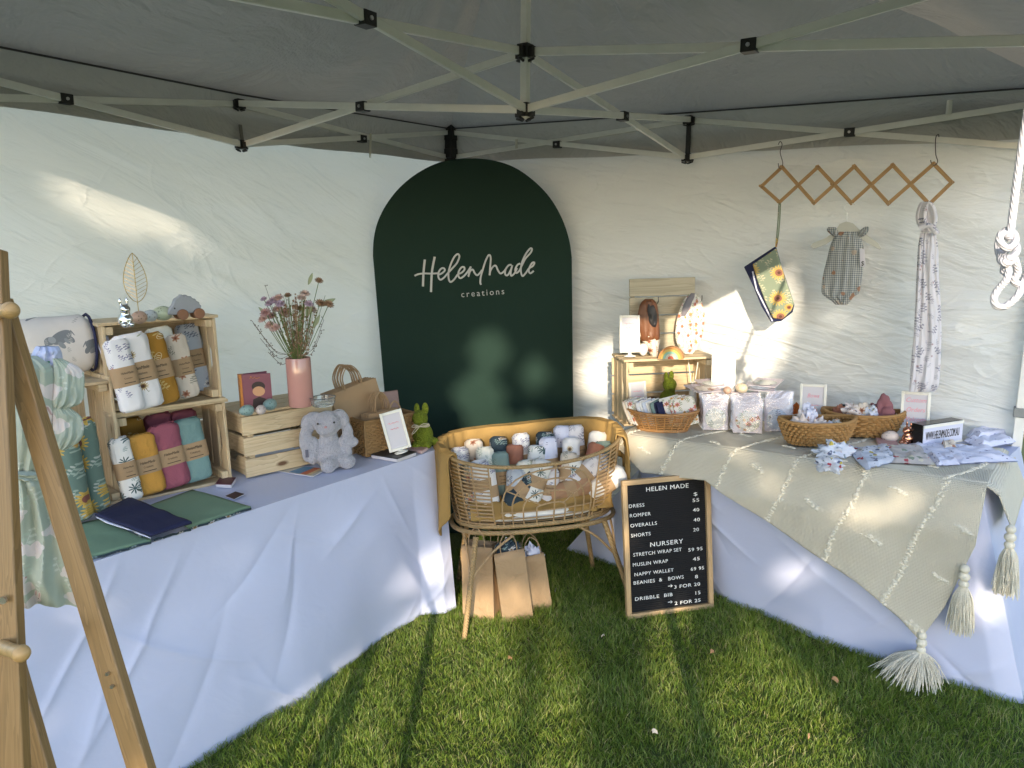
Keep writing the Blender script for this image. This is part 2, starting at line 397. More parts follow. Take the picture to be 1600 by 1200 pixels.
# ---------------------------------------------------------------- marquee
J = {}
def jt(nm, u, v, py): J[nm] = G(u, v, gzpix(u, v, py))
jt('Cu', 0, 0, 207); jt('Cl', 0, 0, 246); jt('MLu', 1.5, 0, 162); jt('MLl', 1.5, 0, 226); jt('MRu', 0, 1.5, 187); jt('MRl', 0, 1.5, 246)
jt('Lq1', .75, 0, 217); jt('Lq2', 2.25, 0, 155); jt('Rq1', 0, .75, 226); jt('Rq2', 0, 2.25, 207)
jt('Xu', 1.5, 1.5, 80); jt('Xl', 1.5, 1.5, 172); jt('cL', 1.5, .75, 167); jt('cR', .75, 1.5, 182); jt('nL', 2.25, 1.5, 30); jt('nR', 1.5, 2.25, 72)
def ext(a, q): return J[q]*2-J[a]
gz = thing('gazebo', 'grey pop up gazebo with cream steel scissor frame over the stall', 'gazebo', G(1.5, 1.5, 0))
gz.location = (0, 0, 0)
def truss(a, b, off=V((0, 0, 0))):
    MB().bar(a+off, b+off, .014, .026).build('truss_bar', STEEL, gz, bevel=.002)
for top, low, q in (('Cu', 'Cl', 'Lq1'), ('MLu', 'MLl', 'Lq1'), ('MLu', 'MLl', 'Lq2'), ('Cu', 'Cl', 'Rq1'), ('MRu', 'MRl', 'Rq1'), ('MRu', 'MRl', 'Rq2')):
    nrm = (GV if q[0] == 'L' else GU)*.009
    if top[0] == 'C': 
        o = 'ML' if q[0] == 'L' else 'MR'
        truss(J['Cu'], J[o+'l'], nrm); truss(J['Cl'], J[o+'u'], -nrm)
    elif q[-1] == '2':
        truss(J[top], ext(top, q), -nrm); truss(J[low], ext(low, q), nrm)
for s, q, nv in (('ML', 'cL', GU), ('MR', 'cR', GV)):
    truss(J[s+'u'], J['Xl'], nv*.009); truss(J[s+'l'], J['Xu'], -nv*.009)
for q, nv in (('nL', GV), ('nR', GU)):
    truss(J['Xu'], ext('Xu', q), -nv*.009); truss(J['Xl'], ext('Xl', q), nv*.009)
# front sides of the frame (outside the picture, they carry the canopy and cast shadows)
ZU, ZL = 2.27, 2.10
for a, b in (((3, 0), (3, 1.5)), ((3, 1.5), (3, 3)), ((0, 3), (1.5, 3)), ((1.5, 3), (3, 3))):
    n_ = (GU if a[0] == b[0] else GV)*.009
    truss(G(*a, ZU), G(*b, ZL), n_); truss(G(*a, ZL), G(*b, ZU), -n_)
def leg(u, v, ztop):
    MB().bar(G(u, v, 0)-V((0, 0, .0)), G(u, v, ztop), .036, .036, GU).build('leg', STEEL, gz, bevel=.003)
    foot = G(u, v, 0); MB().box((foot.x, foot.y, .004), (.09, .09, .008)).build('foot_plate', BLK, gz)
leg(0.01, 0.01, 2.36); leg(0, 3, 2.32); leg(3.04, 3.08, 2.32); leg(3, 0, 2.32)
MB().bar(J['Xl']-GZ*.03, G(1.5, 1.5, 2.97), .026, .026, GU).build('centre_pole', STEEL, gz, bevel=.003)
def hub(p, s=.05, drum=True):
    m = MB(); R = Matrix((GU, GV, GZ)).transposed()
    m.box(p, (s, s, s*1.05), R=R)
    for a in range(4):
        d = (GU*math.cos(a*PI/2)+GV*math.sin(a*PI/2))
        m.box(p+d*s*.62-GZ*s*.1, (s*.42 if a % 2 == 0 else s*.5, s*.5 if a % 2 == 0 else s*.42, s*.85), R=R)
        m.tube([p+d*s*.85-GZ*s*.62-GV*.0, p+d*s*.2-GZ*s*.78], [s*.10, s*.14], 6)
    m.build('hub', BLK, gz, bevel=.003)
for k, s in (('Xu', .042), ('Xl', .042), ('MLu', .036), ('MLl', .036), ('MRu', .036), ('MRl', .036)): hub(J[k], s)
m = MB(); R = Matrix((GU, GV, GZ)).transposed()
for k in range(5): m.box(lerp(J['Cl']-GZ*.03, J['Cu']+GZ*.03, k/4), (.075+.012*(k % 2), .075+.012*(k % 2), .055), R=R)
m.build('corner_bracket', BLK, gz, bevel=.004)
for q in ('Lq1', 'Lq2', 'Rq1', 'Rq2', 'cL', 'cR', 'nL', 'nR'):
    ax = GU if q in ('Lq1', 'Lq2', 'nL', 'cR') else GV
    sid = GV if ax is GU else GU
    R2 = Matrix((ax, sid, GZ)).transposed()
    b = MB(); b.box(J[q], (.044, .040, .036), R=R2)
    o = b.build('clamp', BLK, gz, bevel=.002)
    sg = 1 if q in ('Lq1', 'Lq2', 'nL', 'cR') else 1
    MB().tube([J[q]+sid*.0195, J[q]+sid*.0235], .006, 8).build('rivet', plain('zinc', (.6, .6, .6), .3, 1), o)
# canopy: four roof faces sagging a little, a valance hanging from the eaves
EV = {}
def eave(u, v):                                    # height of the eave seam along the four sides
    if v <= u and v < 3-u or v == 0: a = ipl([0, .75, 1.5, 2.25, 3], [2.352, 2.315, 2.305, 2.30, 2.30], u)
    else: a = ipl([0, .75, 1.5, 2.25, 3], [2.352, 2.315, 2.308, 2.29, 2.25], v)
    return a
def eave_side(side, t):
    if side == 0: return (3*t, 0, ipl([0, .5, 1], [2.352, 2.305, 2.30], t))
    if side == 1: return (0, 3*t, ipl([0, .5, 1], [2.352, 2.308, 2.27], t))
    if side == 2: return (3, 3*t, ipl([0, .5, 1], [2.30, 2.29, 2.28], t))
    return (3*t, 3, ipl([0, .5, 1], [2.27, 2.28, 2.28], t))
PK = 2.97; cm = MB()
for s in range(4):
    def rf(a, b, s=s):
        u, v, z = eave_side(s, a); uu, vv, zz = lerp(u, 1.5, b), lerp(v, 1.5, b), lerp(z, PK, b)
        sag = -.10*math.sin(PI*b)*math.sin(PI*a)*(1-b*.5)+.012*fbm((uu*3, vv*3, 1), 3)*math.sin(PI*min(1, b*3+.0)*.5)*(1-b)
        rad = math.atan2(vv-1.5, uu-1.5); fold = .036*math.sin(rad*26+2*noise.noise(V((rad*3, b*2, 0))))*math.sin(PI*b)*(b)
        return G(uu, vv, zz+sag+fold)
    cm.grid(rf, 60, 40)
ob = cm.build('canopy', canopy_mat(), gz, fix=False)
vm = MB()
for s in range(4):
    def vf(a, b, s=s):
        u, v, z = eave_side(s, a); h = .20+.003*math.sin(a*23)
        nrm = [(0, 1), (1, 0), (-1, 0), (0, -1)][s]; o_ = -.012*min(1, b*5)+.014*b*noise.noise(V((a*7, s*3.3, b)))
        return G(u+nrm[0]*o_, v+nrm[1]*o_, z+.004-h*b)
    vm.grid(vf, 70, 6)
vm.build('valance', canopy_mat(), gz, fix=False)
# dark binding tape on the eave seam
tm = MB()
for s in (0, 1):
    tm.tube([G(*(lambda e: (e[0]+(.014 if s else 0), e[1]+(0 if s else .014), e[2]-.006))(eave_side(s, k/30))) for k in range(31)], .007, 6, flat=.5)
tm.build('seam_tape', plain('dark_tape', (.05, .05, .05), .7), gz)
# straps and sleeve on the right mid joint, strap and elastic loops
MB().bar(J['MRu']-GZ*.01, J['MRl']+GZ*.005, .024, .004, GU).build('strap', BLK, gz)
MB().bar(J['MLl']-GZ*.0+GV*.01, J['MLl']+GZ*.085, .016, .004, GV).build('strap', plain('grey_webbing', (.16, .155, .14), .8), gz)
MB().bar(G(.70, 0.02, 2.235), G(.71, .02, 2.11), .012, .004, GV).build('strap', plain('cream_webbing', (.6, .58, .5), .8), gz)
MB().bar(G(.02, .49, 2.25), G(.02, .49, 2.20), .014, .004, GU).build('strap', plain('cream_webbing', (.6, .58, .5), .8), gz)
s_ = MB(); s_.tube([G(.03, 2.63, 2.245), G(.03, 2.63, 2.19)], .011, 8); s_.build('sleeve', WHITE_P, gz)
lc = G(0, 3, 1.0); MB().bar(G(0, 3, .955), G(0, 3, .995), .052, .052, GU).build('leg_clamp', plain('grey_plastic', (.25, .26, .26), .5), gz, bevel=.004)

# white side walls hung inside the two back sides
WM = wall_mat(); WM2 = wall_mat('white_tent_fabric_shaded', .07, (.20, 0, 0), ((.70, .715, .72), (.78, .795, .80)))  # same cloth; right copy cooler, less translucent, to stand for dimmer light there
def wall_disp(a, z, seed):
    q = V((a*.9+z*.55, z*2.2-a*.5, seed)); d = .040*noise.noise(q*1.3)+.010*noise.noise(q*3.7+V((3, 1, 0)))
    r = 1-abs(noise.noise(V((a*1.2+z*.9, z*3.2-a*1.1, seed+5))))*2.2; d += .008*max(0, r)
    for x0, z0, ca, sa, L, w_, h_, cv in CRS[seed]:   # long pulled creases
        dx, dz = a-x0, z-z0; u = dx*ca+dz*sa
        if -L < u < L:
            v = abs(-dx*sa+dz*ca+cv*u*u)/w_
            if v < 5: d += h_*math.exp(-v)*(1-(u/L)**2)
    return d
CRS = {}
for sd_, base_ in ((1, .42), (9, .22)):
    R_ = random.Random(sd_*31); CRS[sd_] = []
    for k in range(95):
        an_ = base_+R_.gauss(0, .22); an_ = an_ if R_.random() < .8 else R_.uniform(-.5, .6)
        CRS[sd_].append((R_.uniform(-.1, 3.2), R_.uniform(.7, 2.25), math.cos(an_), math.sin(an_), R_.uniform(.12, .6), R_.uniform(.007, .022), R_.uniform(.003, .009)*R_.choice((1, 1, -1)), R_.uniform(-.5, .5)))
wl = MB().grid(lambda a, b: (lambda u, z: G(u, -.035+.045*b*(1-b)*2*noise.noise(V((u*1.5, 0, 1)))+wall_disp(u, z, 1)*min(1, b*4)*.8, z))(lerp(-.03, 3.3, a), lerp(2.22, -.03, b)), 300, 170)
o = wl.build('tent_sidewall', WM, fix=False); tag(o, 'creased white fabric tent wall behind the left table', 'tent wall', 'white side walls of the gazebo')
sag = lambda v, z: -.13*math.exp(-((v-1.75)/.7)**2)*math.exp(-((z-.85)/.55)**2)
wr = MB().grid(lambda a, b: (lambda v, z: G(-.035+sag(v, z)+wall_disp(v, z, 9)*min(1, b*4)*.8, v, z))(lerp(-.03, 3.02, a), lerp(2.215+.035*math.exp(-((lerp(-.03, 3.02, a)-2.63)/.25)**2), .0, b)), 280, 170)
o = wr.build('tent_sidewall', WM2, fix=False); tag(o, 'creased white fabric tent wall behind the peg rack and right table', 'tent wall', 'white side walls of the gazebo')

# ---------------------------------------------------------------- tables under white cloths
TZ = .74
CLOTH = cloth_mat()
def along(pts, s):                                 # point at fraction s of a polyline
    L = [0]
    for a, b in zip(pts, pts[1:]): L.append(L[-1]+(b-a).length)
    x = s*L[-1]
    for i in range(len(pts)-1):
        if x <= L[i+1] or i == len(pts)-2: return lerp(pts[i], pts[i+1], (x-L[i])/max(1e-6, L[i+1]-L[i]))
def skirt_pt(tp, hm, s, t, nrm, seed, amp=.05):
    a, b = along(tp, s), along(hm, s)
    p = lerp(a, b, t); e = math.sin(min(1, t*2.5)*PI/2)
    W = sum((q-r).length for q, r in zip(tp, tp[1:])); x = s*W
    d = amp*.9*noise.noise(V((x*1.5+t*.8, t*1.1-x*.3, seed)))+amp*.25*noise.noise(V((x*4+t*2, t*3-x, seed+4)))
    d += amp*.30*math.sin(x*10+3*noise.noise(V((x*1.6, 0, seed))))*t*t
    R = random.Random(int(seed*10))
    for k in range(int(12*W)+4):                      # long pulled creases
        x0, t0, an_, L, w_, h_ = R.uniform(-.1, W+.1), R.uniform(.0, 1), R.choice((-1, 1, 1))*R.uniform(.5, 1.25), R.uniform(.15, .42), R.uniform(.010, .028), R.uniform(.003, .011)*R.choice((1, 1, -1))
        dx, dt = x-x0, (t-t0)*.74; u = dx*math.cos(an_)+dt*math.sin(an_); v = -dx*math.sin(an_)+dt*math.cos(an_)+.25*u*u
        if abs(u) < L: d += h_*math.exp(-abs(v)/w_)*(1-(u/L)**2)
    k_ = min(1, s*W/.07, (1-s)*W/.07); return p+nrm*(d*e+.015*e)*k_
# left table: front edge runs parallel to the left wall
LA, LB = onz(690, 700, TZ), onz(140, 880, TZ); ld = (LB-LA).normalized(); LB = LA+ld*2.05; ln_ = V((-ld.y, ld.x, 0)); ln_ = ln_ if ln_.y > 0 else -ln_
LBK = .12                                           # y of the back edge
hemL = [onz(713, 950, .012), onz(692, 957, .01), onz(650, 958, .01), onz(600, 993, .005), onz(470, 1086, .0), onz(380, 1143, .0), onz(280, 1200, 0.)]
hemL.append(hemL[-1]+ld*(LB-hemL[-1]).dot(ld))
cl = MB()
cl.grid(lambda a, b: skirt_pt([LA, LA+ld*.5, LA+ld*1.2, LB], hemL, a, b, ln_, 2.0, .05), 260, 110)
def ltop(a, b):
    p = lerp(LA, LB, a); k = V((p.x, LBK, TZ)); q = lerp(p, k, b)
    return q+V((0, 0, .004*noise.noise(V((q.x*4, q.y*4, 0)))*math.sin(PI*min(1, b*4)/2)))
cl.grid(ltop, 60, 20)
RA = V((LA.x, LBK, TZ))
cl.grid(lambda a, b: skirt_pt([LA, RA], [hemL[0], V((LA.x-.04, LBK, .0))], a, b, V((-1, 0, 0)), 4.0, .03)*(1 if True else 0), 40, 40)
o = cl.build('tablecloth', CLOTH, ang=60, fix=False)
tag(o, 'white tablecloth over the left table with crates and plush bunny, hem to the grass', 'tablecloth', 'white cloths over the two tables')
# right table
A0, B0 = onz(992, 685, TZ)+V((-.045, -.02, 0)), onz(1532, 757, TZ); rd = (B0-A0).normalized(); rn = V((rd.y, -rd.x, 0)); rn = rn if rn.x > 0 else -rn
C0 = onz(1594, 697, TZ); D0 = A0-rn*.62
hemR = [onz(1000, 925, .0)-rn*.16, onz(1090, 930, .0)-rn*.10, onz(1200, 961, 0), onz(1290, 1000, 0), onz(1380, 1035, 0), onz(1440, 1056, 0), onz(1520, 1078, 0), onz(1600, 1100, 0)]
cl = MB()
cl.grid(lambda a, b: skirt_pt([A0, lerp(A0, B0, .5), B0], hemR, a, b, rn, 12.0, .035), 200, 100)
def rtop(a, b):
    q = lerp(lerp(A0, B0, a), lerp(D0, C0, a), b)
    return q+V((0, 0, .003*noise.noise(V((q.x*4, q.y*4, 3)))*math.sin(PI*min(1, b*4)/2)-.004))
cl.grid(rtop, 50, 20)
cl.grid(lambda a, b: skirt_pt([B0, C0], [hemR[-1], onz(1640, 930, 0)], a, b, rd, 15.0, .03), 40, 50)
cl.grid(lambda a, b: skirt_pt([A0, D0], [hemR[0], onz(868, 868, 0)-rn*.1], a, b, -rd, 17.0, .05), 50, 50)
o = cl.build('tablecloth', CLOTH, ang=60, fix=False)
tag(o, 'white tablecloth under the cream throw on the right table, hem on the grass', 'tablecloth', 'white cloths over the two tables')

# cream throw over the right table
def throw_mat():
    t = NT('cream_woven_throw'); co = t.co()
    w1 = t.n('ShaderNodeTexWave', wave_type='BANDS', bands_direction='Z'); w1.inputs['Scale'].default_value = 62; w1.inputs['Distortion'].default_value = .6; t.l(co, w1.inputs[0])
    w2 = t.n('ShaderNodeTexWave', wave_type='BANDS', bands_direction='Y'); w2.inputs['Scale'].default_value = 62; w2.inputs['Distortion'].default_value = .6; t.l(co, w2.inputs[0])
    h = t.math('MULTIPLY', w1.outputs['Fac'], w2.outputs['Fac']); a = t.noise(co, 7, 4)
    t.col(t.mix(a.outputs[0], (.66, .61, .50), (.74, .695, .585))); t.rough(.9)
    n = t.bump(h, .8, .006); t.bump(a.outputs[0], .3, .02, n); return t.m
THROW = throw_mat(); TUFT = plain('cream_tufted_yarn', (.72, .68, .58), .95, 0, 220, .6, .006)
SV = (B0-A0).length
# hanging edge of the throw, seen rows -> heights on the front plane
fp = A0+rn*.09
edge = [(-.10, .70)]
for px, py in ((1000, 741), (1100, 752), (1200, 815), (1265, 859), (1340, 906), (1410, 960), (1441, 992), (1478, 945), (1508, 885), (1530, 842), (1552, 815), (1590, 822)):
    q = onpl(px, py, fp, rn); edge.append(((q-A0).dot(rd), q.z))
sx_, sz_ = [e[0] for e in edge], [e[1] for e in edge]
def throw_pt(s, r):                                 # s along the table, r distance from the back edge over the front and the right end
    Wd = .60; q_ = max(0, s-(SV+.015))
    if q_ > 0:
        p = throw_pt(SV+.015, min(r, .605)); return p+rd*(.030+.40*q_)*min(1, q_*30)-V((0, 0, max(0, q_-.008)))+rn*.012*math.sin(r*16)*q_*6
    if r < Wd:
        p = A0+rd*s-rn*(Wd-r); z = TZ+.006+.003*noise.noise(V((s*5, r*5, 8)))
        e = max(0, r-(Wd-.05)); z -= e*e*2.0
        return V((p.x, p.y, z))
    h = r-Wd
    if s > SV+.02: h *= .15
    bow = .055+.10*h+.022*h*math.sin(s*7.0)+.022*noise.noise(V((s*3, h*4, 2)))
    p = A0+rd*s+rn*(min(.02, h*.6)+bow*min(1, h*6))
    return V((p.x, p.y, TZ-.001-max(0, h-.004)))
def throw_uv(a, b):
    s = lerp(-.08, SV+.17, a); zb = ipl(sx_, sz_, s); L = .60+max(.012, TZ-zb)
    back = .12 if s > .1 else .30
    return throw_pt(s, lerp(.04, L, b))
tb = thing('throw_blanket', 'cream woven throw with tufted lines and tassels over the right table', 'throw blanket')
MB().grid(throw_uv, 150, 110).build('woven_panel', THROW, tb, fix=False, solid=.006)
tu = MB()
def tuft_line(p0, p1, wob, rad, seed):
    n = 60
    R_ = random.Random(int(seed*7)+3); short = abs(p1[1]-p0[1]) < .1; n = 9 if short else int(abs(p1[1]-p0[1])*150)
    for k in range(n*2):
        f_ = (k+R_.random())/(n*2); s, r = lerp(p0[0], p1[0], f_), lerp(p0[1], p1[1], f_)
        s += R_.gauss(0, .0045 if not short else .005)+.006*math.sin(r*23+seed); r += R_.gauss(0, .003)
        if r > .60+TZ-ipl(sx_, sz_, s)-.004 or s > SV+.01 or r < .04: continue
        q = throw_pt(s, r); up_ = rn*.004 if r > .6 else V((0, 0, .004)); g = rad*R_.uniform(.55, 1.0)
        tu.ball(q+up_*.6, (g, g*1.2, g*.8), 7, 5)
SLN = -.33                                           # lines lean: s changes as the cloth falls
for k in range(-1, 9):
    s0 = .02+k*.262+.20
    tuft_line((s0+.20, .04), (s0, .60), 0, .0065, k); tuft_line((s0, .60), (s0-.24, 1.3), 0, .0075, k+20)
    for j in range(6):
        r = .18+j*.19+(k % 2)*.095; sm = s0+.131+(.20*(.6-r)/.56 if r < .6 else -.24*(r-.6)/.7)
        if sm > SV: continue
        tuft_line((sm-.026, r-.012), (sm+.026, r+.012), 0, .0085, k*7+j)
tu.build('tufted_lines', TUFT, tb)
def tassel(top, hang, spread, name='tassel', lean=V((0, 0, 0))):
    M = MB(); M.ball(top-V((0, 0, .012)), .016, 12, 8); M.ball(top-V((0, 0, .040)), (.019, .019, .017), 12, 8); M.ball(top-V((0, 0, .068)), (.017, .017, .016), 12, 8)
    random.seed(int(spread*1000)+5)
    for k in range(360):
        a = random.uniform(0, 2*PI); q = random.random()**.5; d = V((math.cos(a), math.sin(a), 0))
        st = top-V((0, 0, .075)); L = hang*random.uniform(.82, 1.05)
        e = d*(spread*q)
        if lean.length: e = V((e.x, e.y, 0))+lean*q*random.uniform(.2, 1)
        mid = st+d*.016*q+V((0, 0, -L*.35))+e*.5*random.uniform(.8, 1.1)
        end = st+e+V((0, 0, -L)); end.z = max(end.z, .006+random.random()*.03)
        M.tube(spline([st+d*.010*q, mid, end+V((random.uniform(-.016, .016), random.uniform(-.016, .016), 0))], 4),   .0012, 4)
    M.build(name, TUFT, tb)
t1 = onpl(1441, 988, fp+rn*.05, rn); tassel(t1, t1.z-.082, .11, lean=V((RT.x, RT.y, 0)).normalized()*-.06)
t2 = onpl(1508, 884, fp+rn*.03, rn); tassel(t2, .17, .035)
t3 = onpl(1580, 822, fp+rn*.0, rn); tassel(t3, .17, .03)

# ---------------------------------------------------------------- arch backdrop
def fabric(name, c, wr=3, tr=0, st=.35, weave=380, rough=.85):
    if name in _mc: return _mc[name]
    t = NT(name); a = t.noise(t.co(), wr, 4, .55, .8); t.col(t.mix(a.outputs[0], tuple(x*.88 for x in c), c)); t.rough(rough)
    n = t.bump(t.noise(t.co(), weave, 2).outputs[0], .2, .0012); t.bump(a.outputs[0], st, .02, n)
    if tr: t.trans(tr)
    _mc[name] = t.m; return t.m
an = V((1, 1, 0)).normalized(); an = V((CAM.x-.4, CAM.y-.42, 0)).normalized(); ap = G(.42, .42, 0)
brow = [(583, 400), (584, 375), (590, 348), (603, 321), (624, 294), (652, 271), (687, 254), (726, 248), (766, 250), (802, 261), (833, 282), (859, 309), (878, 342), (889, 375), (893, 402)]
out = spline([onpl(x, y, ap, an) for x, y in brow], 5)
bl, br = onpl(606, 672, ap, an), onpl(895.5, 656, ap, an)
def ground(a, b): d = b-a; return b+d*(.0-b.z)/d.z
out = [ground(out[0], bl)+V((0, 0, .004))]+out+[ground(out[-1], br)+V((0, 0, .004))]
ar = thing('arch_backdrop', 'dark green arched fabric backdrop with white script lettering', 'backdrop', (0, 0, 0))
pm = MB()                                            # front skin as a fine grid so it can ripple slightly
cen = sum((p for p in out), V())/len(out)
ah = V((-an.y, an.x, 0)); ah = ah if ah.dot(RT) > 0 else -ah
pm.prism(out, an, .030)
pm.build('fabric_panel', fabric('dark_green_stretch_fabric', (.0022, .024, .0165), 2.2, 0, .5), ar, ang=30, bevel=.006)
LW = plain('white_vinyl_lettering', (.50, .52, .55), .5)
ap2 = ap+an*.0175
S_ = [[(190, 205), (180, 300), (172, 400), (167, 540)], [(314, 170), (292, 280), (276, 400), (267, 610)], [(62, 408), (110, 387), (180, 378), (260, 380), (350, 376)],
 [(350, 398), (400, 378), (440, 340), (425, 312), (390, 322), (360, 372), (362, 430), (388, 456), (430, 430), (475, 378), (530, 318), (590, 250), (622, 170), (603, 136), (560, 170), (512, 270), (486, 370), (490, 450), (515, 485), (560, 450), (602, 392), (650, 368), (686, 330), (678, 298), (645, 306), (612, 360), (612, 415), (637, 437), (680, 410), (725, 358), (766, 292)],
 [(766, 292), (748, 350), (735, 415), (757, 350), (790, 330), (815, 375), (845, 400), (880, 370), (905, 335)],
 [(893, 520), (884, 490), (890, 420), (915, 330), (950, 220), (990, 148), (1014, 180), (1008, 280), (1000, 400), (1012, 340), (1050, 288), (1080, 285), (1105, 340), (1137, 378), (1182, 350), (1215, 302)],
 [(1275, 270), (1238, 276), (1200, 330), (1195, 388), (1225, 400), (1262, 340), (1285, 275), (1265, 350), (1270, 407), (1312, 375), (1345, 310)],
 [(1385, 255), (1350, 270), (1322, 325), (1332, 372), (1370, 345), (1405, 275), (1450, 190), (1512, 120), (1530, 75), (1505, 68), (1450, 140), (1405, 240), (1390, 340), (1410, 410), (1450, 375), (1492, 316), (1540, 285), (1560, 245), (1533, 246), (1500, 300), (1490, 350), (1512, 376), (1552, 345)]]
lm = MB()
for i, st in enumerate(S_):
    pts = [onpl(640+x/8, 380+y/8, ap2, an) for x, y in spline([(x, y, 0) for x, y in st], 6) for x, y in [(x, y)]] if False else [onpl(640+p.x/8, 380+p.y/8, ap2, an) for p in spline([(x, y, 0) for x, y in st], 6)]
    lm.tube(pts, .0060 if i < 2 else .0048, 6, flat=.35, up=an)
lm.build('script_lettering', LW, ar)
vs_, fs_ = text_geo('creations', 1.0, 0, 'LEFT', 1.0, 1.38)
a_, b_ = onpl(720.5, 464.5, ap2, an), onpl(788, 459.5, ap2, an); ex = (b_-a_); wt = max(p[0] for p in vs_); ex = ex/wt; ey = an.cross(ex.normalized())*ex.length*1.05
MB().add([a_+ex*p[0]+ey*p[1] for p in vs_], fs_).build('small_lettering', LW, ar, ang=0, fix=False, solid=.001)

# ---------------------------------------------------------------- pine crates
def crate(label, loc, rz, rot='front', w=.46, d=.31, h=.25, tilt=0):
    """upright crate (opening up); rot='front' lays it with the opening to local -Y, 'down' turns it over"""
    t = thing('pine_crate', label, 'crate', loc, rz, 'pine crates on the tables')
    if rot == 'front': R = Matrix.Rotation(PI/2, 4, 'X'); off = V((0, 0, d/2))
    elif rot == 'end': R = Matrix.Rotation(PI/2, 4, 'Y') @ Matrix.Rotation(PI/2, 4, 'X'); off = V((0, 0, w/2))
    elif rot == 'up': R = Matrix(); off = V((0, 0, h/2))
    else: R = Matrix.Rotation(PI, 4, 'X'); off = V((0, 0, h/2))
    T = .011; n = 3; g = .012
    def put(mb, nm, mat):
        o = mb.build(nm, mat, t, bevel=.0018, ang=30); o.matrix_local = Matrix.Translation(off) @ R; return o
    bh = (h-g*(n-1)-.004)/n
    for s in (-1, 1):
        m = MB()
        for k in range(n):
            z = -h/2+bh/2+.002+k*(bh+g)
            if k == 2:                              # hand hole cut into the top board
                hw = .048; y0 = d/2-.004
                prof = [(-y0, -bh/2), (-hw-.012, -bh/2), (-hw, -bh/2+.010), (-hw+.02, -bh/2+.030), (hw-.02, -bh/2+.030), (hw, -bh/2+.010), (hw+.012, -bh/2), (y0, -bh/2), (y0, bh/2), (-y0, bh/2)]
                m.prism([V((s*(w/2-T/2-.012), y, z+q)) for y, q in prof], V((1, 0, 0)), T)
            else: m.box((s*(w/2-T/2-.012), 0, z), (T, d-.008, bh))
        for y in (-1, 1): m.box((s*(w/2-T-.012-.013), y*(d/2-.022), 0), (.025, .028, h-.012))
        put(m, 'end_panel', PINE_Y)
    for s in (-1, 1):
        m = MB()
        for k in range(n): m.box((0, s*(d/2+T/2-.003), -h/2+bh/2+.002+k*(bh+g)), (w, T, bh))
        put(m, 'side_slats', PINE_X)
    m = MB(); bw = (d-.03-2*.008)/3
    for k in range(3): m.box((0, -d/2+.015+bw/2+k*(bw+.008), -h/2-T/2+.003), (w-.004, bw, T))
    put(m, 'base_slats', PINE_X); return t
P1, P2 = onz(190, 786, TZ+.008), onz(368, 748, TZ+.008)
def yaw_from(a, b): d = b-a; return math.atan2(d.y, d.x)
yl = yaw_from(P1, P2); ctr = (P1+P2)/2; back = V((-math.sin(yl), math.cos(yl), 0))
CL = ctr+back*.125
CRW = (P2-P1).length
crate('open pine crate standing on the white table, filled with plain muslin rolls', (CL.x, CL.y, TZ+.008), yl, w=CRW)
CLT = V((CL.x, CL.y, TZ+.008+.325))-back*.012+V((math.cos(yl), math.sin(yl), 0))*-.012
crate('open pine crate on top of the crate stack, filled with floral wraps', CLT, yl, w=CRW)
dirl = V((math.cos(yl), math.sin(yl), 0))
yl2 = yl+.10; CL3 = CL-dirl*(CRW/2+.165)-back*.05
crate('pine crate stood on end at the far left, holding sunflower rolls', (CL3.x, CL3.y, TZ+.008), yl2, 'end')
Q1, Q2 = onz(384.5, 748, TZ+.006), onz(523, 717, TZ+.006); yq = yaw_from(Q1, Q2); bq = V((-math.sin(yq), math.cos(yq), 0)); dq = V((math.cos(yq), math.sin(yq), 0))
QW = (Q2-Q1).length; CQ = Q1+dq*QW*.5+bq*.155
crate('upturned slatted pine crate under the pink vase', (CQ.x, CQ.y, TZ+.008), yq, 'down', w=QW, h=.245)
R1, R2 = onz(975, 664, TZ+.010), onz(1103, 668, TZ+.010); 
yr = PI/2+.70; brr = V((-math.sin(yr), math.cos(yr), 0)); drr = V((math.cos(yr), math.sin(yr), 0))
CR = R1+drr*.23+brr*.125
crate('sunlit pine crate on the right table, with bib display on top', (CR.x, CR.y, TZ+.010), yr)

# ---------------------------------------------------------------- letter board
b1, b2 = onz(979, 967, .004), onz(1114, 948.5, .004); bx = (b2-b1); BW = bx.length; bx.normalize()
bn = V((bx.y, -bx.x, 0)); bn = bn if bn.dot(CAM-b1) > 0 else -bn
# height and lean from the seen top corners
best = None
for lean in [x*.01 for x in range(0, 45)]:
    up_ = (V((0, 0, 1))*math.cos(lean)-bn*math.sin(lean)); nn = (bn*math.cos(lean)+V((0, 0, 1))*math.sin(lean))
    p, q = onpl(966, 747, b1, nn), onpl(1103, 738, b1, nn)
    e = abs((p-b1).dot(bx))+abs((q-b2).dot(bx))*.5
    if best is None or e < best[0]: best = (e, lean, ((p-b1).dot(up_)+(q-b2).dot(up_))/2)
LEAN, BH = max(.03, min(.10, best[1])), best[2]
bu = (V((0, 0, 1))*math.cos(LEAN)-bn*math.sin(LEAN)); bnn = (bn*math.cos(LEAN)+V((0, 0, 1))*math.sin(LEAN))
lb = thing('letter_board', 'black felt letter board price list in a pale wood frame on the grass', 'letter board', b1)
Mb = Matrix((bx, bu, bnn)).transposed().to_4x4()
def lput(mb, nm, mat, **k):
    o = mb.build(nm, mat, lb, **k); o.matrix_local = Mb; return o
fw = .022
OAKX = wood('oak_along_x', (.52, .36, .20), (.44, .29, .15), 0, 12, False); OAKY = wood('oak_along_y', (.52, .36, .20), (.44, .29, .15), 1, 12, False)
for y in (fw/2, BH-fw/2): lput(MB().box((BW/2, y, 0), (BW, fw, .024)), 'frame_rail', OAKX, bevel=.002)
for x in (fw/2, BW-fw/2): lput(MB().box((x, BH/2, 0), (fw, BH-2*fw, .0235)), 'frame_stile', OAKY, bevel=.002)
